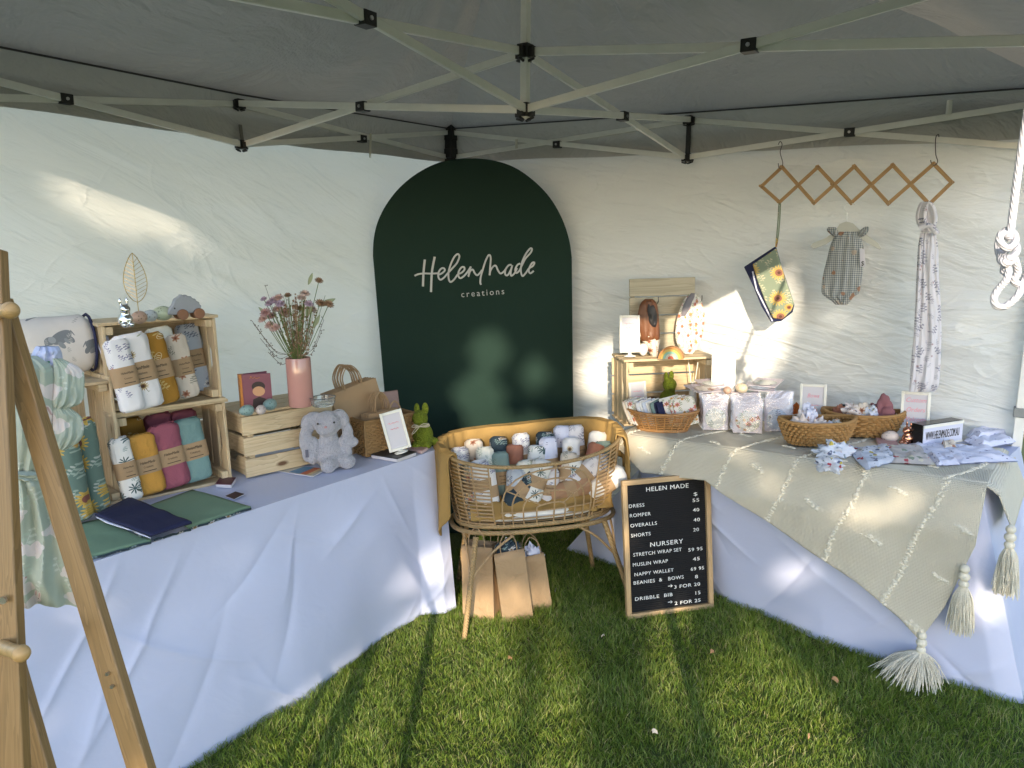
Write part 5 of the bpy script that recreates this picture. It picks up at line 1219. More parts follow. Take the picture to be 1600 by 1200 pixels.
RL += [(-.29, -.07, .49, P_PINK, .20, 'white pink floral wrap at the front left of the cradle', .05), (-.205, -.11, .48, P_LAV, .19, 'white lavender wrap standing behind the left cane bands', -.1), (-.11, -.115, .47, P_BLU, .19, 'blue grey floral wrap in the front row of the cradle', .1),
       (-.02, -.10, .50, P_LEAF, .19, 'sage leaf wrap in the front row, left of the window centre', -.12), (.045, -.115, .47, P_WRAP, .18, 'leaf sprig wrap in the front row at the window centre', .12), (.13, -.085, .52, P_CRM, .19, 'cream rust wrap in the front row, right of the window centre', .22), (.20, -.10, .50, P_PALM, .18, 'dark palm print wrap in the front row at the right', -.15), (.29, -.085, .50, P_LAV, .19, 'white lavender wrap in the front row at the right end', .15)]
for i, (x, y, z, mt_, L, lab, ln) in enumerate(RL):
    roll(lab, cl2w(x, y+.02, z-.02), crz+random.uniform(-.25, .25), mt_, L=L, a=.041, b=.033, lean=ln, back=-.14, seed=i, group='rolled wraps in the cradle', e=.9, text=i % 2 == 0)
LOW = [(-.24, -.09, .47, P_LAV, -.1, .0), (-.14, -.105, .46, P_NVF, .9, .1), (-.04, -.11, .47, P_PALM, .4, .2), (.06, -.10, .48, F_TAN, 1.35, .0), (.15, -.09, .50, P_WRAP, .9, .3), (.24, -.10, .47, F_WHT, 1.1, .1)]
LL = ['white lavender wrap low at the cradle left', 'navy floral wrap lying low behind the cane bands', 'white palm wrap tipped over behind the cradle window', 'tan wrap lying across the middle of the cradle window', 'white sprig wrap lying behind the right side of the window', 'plain white wrap lying low at the cradle right']
for i, (x, y, z, mt_, ln, bk_) in enumerate(LOW): roll(LL[i], cl2w(x, y+.005, z+.03), crz, mt_, L=.19, a=.045, b=.036, lean=ln, back=-bk_*.3, seed=i+30, group='rolled wraps in the cradle', e=.9, text=False)
# paper bags on the grass below
KRAFTB = fabric('creased_kraft_paper', (.38, .255, .145), 7, 0, .8, 40, .75)
def paper_bag(label, loc, rz, w_, d_, h_, lean, back, stuffing=None):
    t = thing('paper_bag', label, 'paper bag', loc, 0, 'kraft paper bags standing under the cradle'); rot3(t, rz, back, lean)
    m = MB(); W, D = w_/2, d_/2
    m.grid(lambda u, v: (lambda c: V((c[0]*W*(1-.02*v), (c[1]*D*(1-.25*v)) , v*h_)) + V((0, .0, 0)))(((-1, -1), (0, -1), (1, -1), (1, 0), (1, 1), (0, 1), (-1, 1), (-1, 0))[int(round(u*8)) % 8] if abs(u*8 % 4-3) > .01 or True else (0, 0)), 8, 8, cu=True)
    # side gussets folded inward
    m.v = [(x-(math.copysign(.018*(z/h_), x) if abs(y) < 1e-6 else 0), y, z+(.0 if abs(y) > 1e-6 else -.0)) for x, y, z in m.v]
    m.f.append(tuple(range(8))[::-1]); m.build('body', KRAFTB, t, ang=20, fix=False, solid=.0012)
    MB().prism([V((-W*.98, -D-.0006, .001)), V((0, -D-.0006, d_*.55)), V((W*.98, -D-.0006, .001))], V((0, 1, 0)), .0008).build('base_fold', KRAFT, t, ang=0)
    m = MB(); handle(m, -.035, .035, -D*.76, h_, .085); m.build('handle', KRAFT, t); m = MB(); handle(m, -.032, .038, D*.76, h_, .08); m.build('handle', KRAFT, t)
    if stuffing:
        s = MB().ball((0, 0, h_-.01), (W*.8, D*.6, .045), 24, 14, wob=.7, fr=3.2, seed=rz*7); o = s.build('bag_contents', stuffing, None, ang=80); o.parent = None; o.matrix_world = Matrix.Translation(loc) @ t.rotation_euler.to_matrix().to_4x4(); tag(o, 'crumpled printed cloth in the '+' '.join(label.split()[:3])+' under the cradle', 'cloth')
    return t
b1_, b2_, b3_ = onz(752, 977, 0), onz(807, 971, 0), onz(843, 954, 0)
paper_bag('leftmost kraft bag under the cradle, beside the wrapped front leg', b1_+vn*.10, face(b1_, -.35), .145, .10, .335, -.0, .0)
paper_bag('middle kraft bag under the cradle with dark cloth in its top', b2_+vn*.05, face(b2_, .18), .135, .09, .325, -.10, .02, P_NVF)
paper_bag('smallest kraft bag under the cradle, rightmost with handle up', b3_+vn*.045, face(b3_, .22), .105, .08, .265, -.12, .02, P_DOT)

# ---------------------------------------------------------------- right table: display crate and what is on it
zr = TZ+.010; ztr = zr+.310+.0145
# grey slatted board with two hooks behind the crate top
db = thing('slat_board', 'pale wood slatted display board with two wire hooks on the crate', 'display board', CR+brr*.03+V((0, 0, ztr-CR.z+0)), yr); W_ = .335
PALE = wood('pale_grey_wood', (.50, .45, .34), (.44, .39, .29), 0, 8, False)
for k in range(4): MB().box((.01, .02, .05+k*.0925), (W_, .012, .086)).build('slat', PALE, db, bevel=.002)
for x in (-W_/2+.03, W_/2-.01): MB().box((x, .033, .185), (.02, .012, .36)).build('batten', PALE, db)
BH_ = []
for px, py in ((1023, 470), (1090, 468)):
    a = onpl(px, py, CR+brr*.045, -brr); b_ = a-brr*.045
    MB().tube(spline([a-db.location, a-brr*.02-db.location, b_+V((0, 0, -.008))-db.location, b_-brr*.01+V((0, 0, .022))-db.location], 5), .0022, 6)
    m = MB().tube(spline([a+V((0, 0, -.012)), a-brr*.03+V((0, 0, -.014)), b_-brr*.014+V((0, 0, .0)), b_-brr*.016+V((0, 0, .024))], 5), .0024, 6); o = m.build('hook', WIRE, db); o.matrix_local = db.matrix_basis.inverted()
bpl = CR+V((0, 0, 0))-brr*.03; bnr = -brr
bb = thing('baby_bib', 'brown satin baby bib with dark lining hung on the left hook', 'bib', group='bibs hung on the slatted board')
puffy([(467, 1008, 1020), (476, 1000, 1027), (500, 996, 1030), (525, 1000, 1031), (533, 1002, 1030)], bpl, bnr, .024, .003, 3, 20, seed=3).build('body', F_BRN, bb, fix=False)
puffy([(474, 1011, 1021), (488, 1010, 1026), (503, 1013, 1027), (512, 1018, 1024)], bpl+bnr*.014, bnr, .016, 0, 3, 16, seed=5).build('dark_lining', plain('black_lining', (.015, .013, .016), .5), bb, fix=False)
puffy([(513, 995, 1006), (528, 1000, 1030), (540, 1009, 1030), (556, 1017, 1027), (560, 1018, 1026)], bpl-bnr*.004, bnr, .022, .003, 2, 18, seed=6).build('striped_lower_part', P_CRM, bb, fix=False)
b2 = thing('baby_bib', 'white baby bib with pink flowers hung on the right hook', 'bib', group='bibs hung on the slatted board')
puffy([(460, 1076, 1090), (470, 1068, 1096), (490, 1060, 1101), (510, 1056, 1101), (530, 1056, 1096), (545, 1062, 1088), (553, 1070, 1082)], bpl, bnr, .020, .003, 2, 26, seed=8).build('body', P_PINK, b2, fix=False)
puffy([(458, 1080, 1086), (468, 1072, 1084), (482, 1066, 1078), (494, 1064, 1071)], bpl+bnr*.014, bnr, .008, 0, 2, 14, seed=9).build('grey_lining', fabric('grey_lining', (.20, .19, .22)), b2, fix=False)
p = at_px(984, 557, ztr); s = depth(p)/FOC
frame_sign('white framed sign on a stand at the left of the sunlit crate top', p, face(p, .1), 31*s, 58*s, -.05, .0, .020, SQ(5, .78, .30), 10)
egg('white glazed egg beside the brown bib on the sunlit crate', at_px(1005, 556, ztr), .3, E_WHT, .062, up=True); egg('pink egg right of the rainbow on the sunlit crate', at_px(1071, 551, ztr), 1.1, E_PNK, .068)
p = at_px(1049, 560, ztr); s = depth(p)/FOC; rw = thing('rainbow_toy', 'small wooden rainbow arch toy on the sunlit crate', 'toy', p, face(p, -.15))
RC = [(.52, .22, .06), (.62, .42, .10), (.25, .46, .36), (.58, .50, .42), (.48, .10, .05)]
Ro = 19*s
for k, c in enumerate(RC):
    r1, r0 = Ro*(1-k*.19), Ro*(1-(k+1)*.19)+.0008; r0 = max(r0, .001)
    o_ = [V((r1*math.cos(a), 0, r1*math.sin(a)*1.0)) for a in [PI*i/20 for i in range(21)]]+[V((r0*math.cos(a), 0, r0*math.sin(a))) for a in [PI*(20-i)/20 for i in range(21)]]
    m = MB(); n_ = 21
    for i in range(20):
        q = [o_[i], o_[i+1], o_[41-i-1], o_[41-i]]; b = .024
        m.add([v+V((0, y, 0)) for y in (-b, b) for v in q], [(0, 1, 2, 3), (7, 6, 5, 4), (0, 4, 5, 1), (1, 5, 6, 2), (2, 6, 7, 3), (3, 7, 4, 0)])
    m.build('arch', plain('rainbow_%d' % k, c, .5), rw, ang=25, fix=False)
# inside and in front of the crate
fz = zr+.022
p = CR-drr*.115+brr*.02; p = V((p.x, p.y, fz)); frame_sign('white framed sign standing inside the sunlit crate', p, yr+.35, .105, .16, -.12, 0, 0, SQ(3, .7, .35), 14)
p = CR+drr*.055+brr*.05; p = V((p.x, p.y, fz+.05)); t = moss_bunny('green moss bunny inside the sunlit crate, seen above the basket', V((p.x, p.y, fz)), yr+.5, 1.05, False)
p = CR+drr*.165+brr*.02; p = V((p.x, p.y, fz)); rt_ = thing('reed_bottle', 'white bottle with two thin rods inside the crate, right corner', 'bottle', p)
MB().lathe([(0, 0), (.022, 0), (.024, .05), (.018, .10), (.008, .125), (.008, .15), (0, .15)], 20).build('body', WHITE_P, rt_)
for k in (-1, 1): MB().tube([(0, k*.003, .10), (.0, k*.03, .285)], .0025, 6).build('rod', WHITE_P, rt_)
WICK = wood('honey_wicker', (.42, .22, .08), (.34, .16, .05), 0, 10, False, .4)
wb = thing('wicker_basket', 'honey coloured oval wicker basket of folded bibs before the crate', 'basket', at_px(1035, 671, zr), PI/2+.25); wbl = wb.location.copy()
def ov(th, t, a0, a1, b0, b1, z0, z1): return V((lerp(a0, a1, t)*math.cos(th), lerp(b0, b1, t)*math.sin(th), lerp(z0, z1, t)))
WK = (.115, .165, .06, .085, .004, .092)
m = MB()
for r in range(9): m.tube([ov(2*PI*k/40, .08+r*.105, *WK) for k in range(40)], .0034, 6, closed=True)
m.build('woven_side', WICK, wb)
m = MB()
for k in range(22): m.tube([ov(2*PI*k/22, t, *WK) for t in (0, .5, 1)], .0034, 6)
m.build('uprights', WICK, wb)
MB().tube([ov(2*PI*k/44, 1, *WK)+V((0, 0, .006*math.cos(4*PI*k/44))) for k in range(44)], .0068, 8, closed=True).build('rim', WICK, wb); MB().tube([ov(2*PI*k/40, 0, *WK) for k in range(40)], .006, 8, closed=True).build('foot_rim', WICK, wb)
MB().lathe([(0, .006), (.10, .006)], 24, sq=.55).build('base', WICK, wb)
RBK = Matrix.Rotation(wb.rotation_euler.z, 3, 'Z')
cols = [P_CRM, F_WHT, P_PINK, F_WHT, P_LAV, F_WHT, P_BOW, F_WHT, P_TEAL2, F_NAVY, F_NAVY, F_WHT, P_PINK, P_WRAP, P_PINK, P_PINK]
for i, mt_ in enumerate(cols):
    x = -.125+.25*i/15; big = i >= 11
    labs = 'folded bib %s in the wicker basket' % ['in cream print at the left end of the row', 'in white beside the cream one', 'in pink floral, third from the left end', 'in white, fourth from the left end', 'in lavender print near the left', 'in white left of centre', 'in blue floral left of centre', 'in white beside the blue floral', 'in sage beside the navy pair', 'in navy, left of the navy pair', 'in navy, right of the navy pair', 'in white right of the navy pair', 'in pink floral right of centre', 'in leaf sprig print towards the right', 'in pink floral behind the last', 'with pink roses at the right end, facing out'][i]
    t = thing('folded_bib', labs, 'bib', wbl+RBK @ V((x, random.uniform(-.012, .012), .03)), 0, 'folded bibs in the wicker basket'); rot3(t, wb.rotation_euler.z+(.9 if not big else .45)+random.uniform(-.1, .1), -.28 if not big else -.15, -.22)
    w2, h2 = (.085, .115) if not big else (.105, .13)
    m = MB(); m.grid(lambda u, v: (lambda xx, yy: V((xx*w2/2*(1-.12*(2*v-1)**4), yy*.0075+.004*math.sin(v*2.2), v*h2)))(*sup(2*PI*u, .6)), 20, 8, cu=True); m.f.append(tuple(range(160, 180))); m.build('cloth', mt_, t, fix=False)
# clear packets with cards
def plastic():
    t = NT('clear_cellophane'); t.col((.9, .9, .92)); t.rough(.12)
    tr = t.n('ShaderNodeBsdfTransparent'); gl = t.n('ShaderNodeBsdfGlossy'); gl.inputs['Roughness'].default_value = .12; gl.inputs['Color'].default_value = (.8, .8, .85, 1)
    nz = t.noise(t.co(), 40, 3); bp = t.n('ShaderNodeBump'); bp.inputs['Strength'].default_value = .8; bp.inputs['Distance'].default_value = .01; t.l(nz.outputs[0], bp.inputs['Height']); t.l(bp.outputs[0], gl.inputs['Normal'])
    mx = t.n('ShaderNodeMixShader'); mx.inputs[0].default_value = .16; t.l(tr.outputs[0], mx.inputs[1]); t.l(gl.outputs[0], mx.inputs[2]); t.l(mx.outputs[0], t.out.inputs[0]); return t.m
CELLO = plastic(); CARDP = plain('lilac_card', (.66, .60, .66), .6, var=.04)
def packet(label, loc, rz, rx, ry, mt_, w_=.125, h_=.155, group='clear packets of printed bibs', front=True):
    t = thing('bib_packet', label, 'packet', loc, 0, group); rot3(t, rz, rx, ry)
    MB().box((0, .003, h_/2), (w_*.93, .004, h_*.95)).build('card', CARDP, t)
    if front:
        puff = MB(); puff.grid(lambda u, v: V((w_*.40*math.cos(2*PI*u)*v, -.003-.009*(1-v*v), h_*.36+h_*.30*math.sin(2*PI*u)*v)), 24, 6, cu=True); puff.build('folded_bib', mt_, t, fix=False)
        m = MB()
        for k in range(2): m.tube([(p[0], p[1]+h_*(.86-.09*k), 0) for p in squig(w_*.4, 8, .002, k)], .0007, 4, M=Matrix.Translation((0, .0005, 0)) @ Matrix.Rotation(PI/2, 4, 'X'))
        m.build('card_lettering', GREYINK, t)
    MB().grid(lambda u, v: V((lerp(-w_/2, w_/2, u), -.014*math.sin(PI*u)**.5*math.sin(PI*min(1, v+.08))**.5-.002, lerp(0, h_, v))), 10, 10).build('cellophane', CELLO, t, fix=False)
    return t
zb = TZ+.012
for (px, py, rz_, mt_, lab, w_) in ((1118, 673, .25, P_LEAF, 'sage leaf', .118), (1168, 678, .22, P_PINK, 'rainbow and pink flower', .135), (1214, 675, .35, P_BLU, 'blue floral', .115)):
    p = at_px(px, py, zb); f_ = face(p, rz_-.2); bk_ = V((-math.sin(f_), math.cos(f_), 0)); rr_ = V((math.cos(f_), math.sin(f_), 0))
    for k in range(4, -1, -1):
        lab_ = 'front packet of the upright stack with a %s bib' % lab if k == 0 else 'upright packets tucked behind the front %s packet' % lab
        packet(lab_, p+bk_*(.020*k)+rr_*(.004*k*(-1 if px < 1200 else 1.6))+V((0, 0, .002*k)), f_, -.10-.02*k, random.uniform(-.03, .03), mt_, w_, .160+.002*k, front=k == 0, group='upright packets on the right table')
# packets lying on top
for (px, py, rz_, mt_, lab, z_) in ((1112, 612, .6, P_CRM, 'cream packet lying on the left upright stack, tilted outward', .20), (1122, 604, .4, P_LEAF, 'sage packet lying highest on the left upright stack', .215), (1165, 614, .2, P_TEAL2, 'teal packet lying across the middle upright stack', .185), (1188, 610, .0, P_BLU, 'blue packet lying across the right upright stacks', .195), (1190, 603, -.3, P_LEAF, 'packet with dark leaves lying topmost at the back', .212)):
    p = at_px(px, py, TZ+z_); packet(lab, p, face(p, rz_), -PI/2+.12, random.uniform(-.05, .05), mt_, .135, .14, 'packets lying on the upright stacks')
p = at_px(1142, 632, TZ+.15); p = V((p.x, p.y, TZ+.155)); s = depth(p)/FOC
bx_ = thing('display_box', 'pale box standing behind the upright packets', 'box', V((p.x, p.y, TZ+.010))-V((FW.x, FW.y, 0)).normalized()*-.14, face(p, 0)); MB().box((.0, .0, .0725), (.10, .06, .145)).build('body', plain('pale_card', (.60, .57, .55), .7), bx_, bevel=.002)
frame_sign('white framed sign standing behind the upright packets', p+vn*.13, face(p, .05), 37*s, 82*s, -.08, 0, 0, SQ(6, .88, .38), 20)
egg('pink egg in front of the sign above the packets', at_px(1136, 616, TZ+.19), .5, E_PNK, .05); egg('large cream egg in front of the sign above the packets', at_px(1158, 614, TZ+.19), 1.2, E_CRM, .062)
# two boat shaped seagrass baskets
SEAG2 = weave_mat('golden_seagrass', (.25, .13, .04), (.44, .26, .10))
def boat_basket(label, pxl, pyb, wpx, hpx, dep, rzo, nseed):
    p = at_px(pxl, pyb, zb); s = depth(p)/FOC; a = wpx*s/2; h_ = hpx*s; rz_ = face(p, rzo)
    fwd = V((-math.sin(rz_), math.cos(rz_), 0)); t = thing('woven_bowl', label, 'basket', p+fwd*dep*.62, rz_, 'boat shaped seagrass bowls')
    def path(tt):
        k = lerp(.66, 1, tt**.6); return [V((a*k*(lambda c: math.copysign(abs(c)**.8, c))(math.cos(2*PI*i/128)), dep*k*math.sin(2*PI*i/128), 0)) for i in range(128)]
    m = MB(); rows = 8
    for r in range(rows):
        tt = (r+.5)/rows; pts = path(tt); P = []
        for i, q in enumerate(pts):
            c = abs(math.cos(2*PI*i/128)); z = tt*h_*(.88+.12*c**3)+.004; n_ = V((q.x/a**2, q.y/dep**2, 0)).normalized()
            P.append(V((q.x, q.y, z))+n_*(.0050*math.sin(i*PI/2+(r % 2)*PI))+V((0, 0, .0012*math.sin(i*PI/2+1))))
        m.tube(P, [h_/rows*(.50+.10*math.sin(i*PI/2+(r % 2)*PI)) for i in range(64*2)], 6, closed=True, flat=1.0)
    m.build('woven_side', SEAG2, t)
    MB().tube([V((q.x, q.y, h_*(.88+.12*abs(math.cos(2*PI*i/128))**3)+.007)) for i, q in enumerate(path(1.02))], .007, 8, closed=True).build('rim', SEAG2, t)
    MB().lathe([(0, .008), (a*.64, .008)], 30, sq=dep/a).build('base', SEAG2, t); return t, p+fwd*dep*.62, rz_, a, h_
bk3, c3, r3, a3, h3 = boat_basket('boat shaped seagrass bowl of hair bows, further from the camera', 1348, 684, 118, 38, .085, .1, 2)
bk2, c2, r2, a2, h2 = boat_basket('boat shaped seagrass bowl of scrunchies, nearer the camera', 1282, 698, 116, 40, .085, .35, 1)
def crumple(nm, label, cat, p, r, mt_, seed, group=None, wob=.55, fr=2.2, rz=0):
    m = MB(); n_, k_ = 44, 30
    m.ball((0, 0, 0), r, n_, k_, wob=wob, fr=fr, seed=seed)
    vs = []
    for x, y, z in m.v:
        q = V((x/r[0], y/r[1], z/r[2])); c = abs(noise.noise(q*2.4+V((seed, 0, 0))))*2; f_ = .84+.20*c; vs.append((x*f_, y*f_, z*f_))
    m.v = vs; o = m.build(nm, mt_, None, ang=70, fix=False); o.location = p; o.rotation_euler = (0, 0, rz); tag(o, label, cat, group); return o
def inb(c, rz_, x, y, z): return c+V((math.cos(rz_), math.sin(rz_), 0))*x+V((-math.sin(rz_), math.cos(rz_), 0))*y+V((0, 0, z))
G1 = 'scrunchies and bows heaped in the nearer bowl'; G2 = 'scrunchies and bows heaped in the further bowl'
for i, (x, y, z, r, mt_, lab) in enumerate(((-.065, 0, .085, (.055, .045, .05), P_SCR, 'cream animal print scrunchie heaped at the left of the nearer bowl'), (-.03, .015, .115, (.035, .035, .05), P_DOT, 'white sprig bow standing tallest in the nearer bowl'), (-.015, .03, .115, (.028, .026, .035), F_RUST, 'rust bow behind the tallest bow in the nearer bowl'), (.0, -.015, .08, (.05, .04, .035), P_SCR, 'cream print scrunchie in the middle of the nearer bowl'), (.05, -.02, .075, (.045, .03, .022), P_BOW, 'blue white print headband folded at the right of the nearer bowl'), (.09, .02, .085, (.018, .016, .016), P_PINK, 'small pale knot at the right rim of the nearer bowl'))):
    crumple('hair_bow' if 'bow' in lab.split()[2:4] else 'scrunchie', lab, 'hair accessory', inb(c2, r2, x, y, z), r, mt_, i*3.3, G1, rz=i)
for i, (x, y, z, r, mt_, lab) in enumerate(((-.095, .0, .095, (.028, .03, .035), F_RUST, 'rust red bow at the left of the further bowl'), (-.07, .02, .10, (.035, .03, .035), P_NVF, 'dark floral scrunchie at the left of the further bowl'), (-.045, -.01, .095, (.05, .045, .045), P_SCR, 'cream animal print scrunchie left of centre in the further bowl'), (-.0, .0, .10, (.052, .04, .045), P_CRM, 'cream rust print scrunchie at the centre of the further bowl'), (.03, -.015, .095, (.045, .035, .04), P_BOW, 'blue white print scrunchie right of centre in the further bowl'), (.045, .03, .115, (.05, .025, .022), F_MAUVE, 'dark mauve bow lying at the back of the further bowl'))):
    crumple('hair_bow' if 'bow' in lab.split()[1:4] else 'scrunchie', lab, 'hair accessory', inb(c3, r3, x, y, z), r, mt_, 20+i*2.7, G2, rz=i*.7)
mv = thing('bunny_ear_headband', 'mauve velvet knotted headband with two ears at the right of the further bowl', 'headband', inb(c3, r3, .085, -.01, .065), r3)
animal([((0, 0, .02), (.036, .026, .03)), ((.012, -.012, .045), (.03, .02, .026)), ((-.022, 0, .055), (.014, .012, .05)), ((.008, .0, .085), (.013, .011, .035)), ((-.008, 0, .10), (.015, .011, .03)), ((.02, 0, .065), (.014, .012, .03))], None, .0035, 'body', F_MAUVE, mv)
crumple('felt_flower', 'orange felt flower behind the nearer bowl', 'felt flower', at_px(1247, 640, TZ+.085)+vn*.02, (.026, .022, .026), F_ORNG, 4, rz=.4)
wtop = lambda p: V((max(p.x, .055), p.y, p.z))
def back_frame(label, pxc, ptop, pbot, wpx, u, lines, seed, ink=None):
    a = onpl(pxc, ptop, V((u, 0, 0)), V((1, 0, 0))); s = depth(a)/FOC; w_ = wpx*s; h_ = w_*1.42
    base = V((a.x+.02, a.y, TZ+.010)); hh = a.z-h_-.02-base.z
    return frame_sign(label, base, face(base, -.05), w_, h_, -.10, -.01, max(.0, a.z-base.z-h_), lines, seed, ink)
back_frame('white framed sign behind the two bowls, between packets and bows', 1273, 600, 652, 39, .12, (('Bows', .62, .16), (None, .40, .5)), 30)
back_frame('white framed sign reading Custom Orders Welcome behind the light box', 1433, 612, 666, 41, .10, (('Custom', .72, .17), ('Orders', .46, .17), ('Welcome', .20, .17)), 33)
egg('speckled white egg in front of the further bowl', at_px(1390, 691, zb), 1.9, E_MRB, .068)
p = at_px(1417, 694, zb); chrome_bunny('shiny copper bunny figurine beside the light box', p, face(p, -.8), COPPER, 36*depth(p)/FOC/.090)
L0, L1 = at_px(1441, 700, zb), at_px(1503, 690, zb); L1 = V((max(L1.x, .045), L1.y, L1.z)); lx_ = L1-L0; lw = lx_.length; lrz = math.atan2(lx_.y, lx_.x)
lbx = thing('light_box', 'white cinema light box with black sides reading a web address', 'light box', L0, lrz); lh = 36*depth(L0)/FOC
MB().box((lw/2, .030, lh/2), (lw, .056, lh)).build('case', plain('black_glossy_plastic', (.010, .010, .012), .25), lbx, bevel=.002)
MB().box((lw/2, .0012, lh/2), (lw-.004, .003, lh-.004)).build('front_panel', plain('white_acrylic', (.60, .62, .76), .3, var=.02), lbx)
MB().box((lw/2, -.0015, lh-.008), (lw-.002, .004, .012)).build('top_rail', WHITE_P, lbx); MB().box((lw/2, -.0015, .006), (lw-.002, .004, .008)).build('bottom_rail', WHITE_P, lbx)
g = text_geo('WWW.HELENMADE.COM.AU', 1, 0, 'LEFT', 1, 1.0); mx_ = max(q[0] for q in g[0]); k = (lw*.84)/mx_
MB().add([(lw*.06+q[0]*k, -.0012, lh*.33+q[1]*lh*.36/.70) for q in g[0]], g[1]).build('lettering', INK, lbx, ang=0, fix=False, solid=.0008)
booklet('card_stack', 'stack of dusty pink cards lying in front of the speckled egg', [(1372, 697), (1404, 699), (1399, 688), (1368, 688)], zb, .012, plain('dusty_pink_card', (.45, .27, .27), .6), plain('pale_pink_card', (.66, .50, .50), .6), 'cards')
# clothes and bows along the front of the table
crumple('hair_bow', 'large blue white floral bow at the front edge, left end, upper loop', 'hair bow', at_px(1305, 712, zb)+V((0, 0, .022)), (.070, .040, .035), P_BOW, 3.1, 'cloth bows along the table front', .7, 2.0, rz=2.2)
crumple('hair_bow', 'blue white floral bow tail hanging over the table front, left end', 'hair bow', at_px(1296, 730, zb)+V((0, 0, .012)), (.050, .032, .028), P_BOW, 8.4, 'cloth bows along the table front', .7, 2.2, rz=1.2)
def laid(label, px, mt_, th, seed, nm='folded_garment', cat='garment', group='garments laid along the table front', N=24, wob=.012):
    Q = [at_px(x, y, zb) for x, y in px]; c = sum(Q, V())/4
    def f(a, b):
        p = lerp(lerp(Q[0], Q[1], a), lerp(Q[3], Q[2], a), b)-c; e = min(1, 6*min(a, 1-a, b, 1-b)+.25)
        ed = V((.010*noise.noise(V((a*6, seed, 0))), .010*noise.noise(V((b*6, seed, 5))), 0))
        return V((p.x, p.y, th*e+wob*abs(noise.noise(V((p.x*16, p.y*16, seed))))*e*1.6+wob*.8*abs(noise.noise(V((p.x*38, p.y*38, seed))))*e))+ed
    m = MB().grid(f, N, N); m.grid(lambda a, b: (lambda v: V((v.x, v.y, .001)))(f(a, b)), N, N)
    o = m.build(nm, mt_, None, ang=70, fix=False); o.location = c; return tag(o, label, cat, group)
laid('grey floral headband laid along the table front beside the bow', [(1322, 702), (1352, 735), (1400, 722), (1390, 696)], P_BOW, .012, 3)
laid('pink and grey floral bloomers laid at the middle of the table front', [(1378, 700), (1392, 724), (1462, 728), (1445, 698)], print_mat('grey_floral_cloth', (.50, .47, .47), [(36, .3, [(.40, .08, .10), (.2, .25, .2), (.5, .47, .47), (.62, .6, .5)], 1)]), .012, 8)
laid('white leggings with navy sprigs laid before the light box', [(1418, 696), (1440, 712), (1530, 724), (1510, 697)], P_DOT, .014, 12)
laid('white leggings leg with navy sprigs pointing at the front corner', [(1455, 704), (1500, 726), (1592, 722), (1545, 700)], P_DOT, .014, 17)
laid('white sprig cloth corner folded over near the front edge', [(1446, 712), (1464, 729), (1500, 727), (1486, 708)], P_DOT, .012, 23)
laid('folded white sprig wrap at the right end of the table, lower one', [(1505, 690), (1530, 704), (1592, 692), (1560, 682)], P_DOT, .020, 29)
laid('folded white sprig wrap at the right end of the table, upper one', [(1508, 684), (1526, 692), (1590, 684), (1560, 676)], P_DOT, .036, 33)
laid('cream knitted tag piece lying on the sprig leggings', [(1470, 698), (1474, 708), (1494, 706), (1488, 696)], P_CRM, .024, 37)

# ---------------------------------------------------------------- hung on the frame: peg rack, wallet, romper, wrap, rope
rp = G(.13, 2, 2); rn_ = GU
rk = thing('peg_rack', 'expanding wooden lattice peg rack hung by two wire hooks', 'peg rack')
top = [(1222, 261), (1278, 261), (1335, 260), (1395, 258), (1459, 256)]; midp = [(1190, 291), (1247, 288), (1301, 288), (1361, 287), (1421, 286), (1487, 285)]; bot = [(1218, 316), (1272, 317), (1330, 317), (1388, 318), (1452, 319)]
RK = wood('warm_lattice_wood', (.44, .27, .12), (.38, .22, .09), 2, 12, False)
def lat(pts, off):
    P = [onpl(x, y, rp+rn_*off, rn_) for x, y in pts]; d = (P[-1]-P[0]).normalized(); P[0] -= d*.008; P[-1] += d*.008
    for a, b in zip(P, P[1:]): pass
    a, b = P[0], P[-1]; x = rn_; y = d.cross(x); R = Matrix((x, y, d)).transposed(); o = MB().box((0, 0, 0), (.006, .015, (b-a).length)).build('lattice_bar', RK, rk, bevel=.001); M = R.to_4x4(); M.translation = (a+b)/2; o.matrix_local = M
lat([midp[0], top[0]], .004); lat([midp[0], bot[0]], -.004)
for i in range(4): lat([top[i], midp[i+1], bot[i+1]], -.004); lat([bot[i], midp[i+1], top[i+1]], .004)
lat([top[4], midp[5]], -.004); lat([bot[4], midp[5]], .004)
for x, y in top+midp+bot:
    a = onpl(x, y, rp+rn_*.006, rn_); MB().tube([a-rn_*.012, a+rn_*.028], .0058, 10).build('peg', RK, rk)
for nm, pts in (('left', [(1216, 226), (1219, 221), (1222, 226), (1219, 238), (1223, 254), (1221, 262), (1217, 262), (1216, 255)]), ('right', [(1467, 214), (1466, 210), (1462, 216), (1462, 240), (1465, 252), (1461, 258), (1456, 256), (1454, 250)])):
    hk = thing('wire_hook', 'dark S shaped wire hook holding the %s end of the peg rack' % nm, 'hook', group='wire hooks holding the peg rack')
    MB().tube(spline([onpl(x, y, rp+rn_*.012, rn_) for x, y in pts], 5), .0018, 6).build('wire', WIRE, hk)
wl_ = thing('hanging_nappy_wallet', 'sunflower print nappy wallet with navy edge hanging by its strap from the peg rack', 'nappy wallet')
wp = G(.15, 2, 1.5)
wq = [(1163, 417), (1212, 385), (1222, 420), (1233, 452), (1241, 476), (1238, 488), (1220, 502), (1205, 503), (1190, 478), (1178, 448)]
MB().prism([onpl(x, y, wp, rn_) for x, y in wq], rn_, .022).build('navy_back', F_NAVY, wl_, bevel=.004)
wf = [(1176, 413), (1213, 388), (1222, 420), (1233, 452), (1241, 474), (1236, 486), (1222, 499), (1208, 497), (1196, 472), (1184, 440)]
MB().prism([onpl(x, y, wp+rn_*.016, rn_) for x, y in wf], rn_, .012).build('print_front', P_SUNY, wl_, bevel=.005)
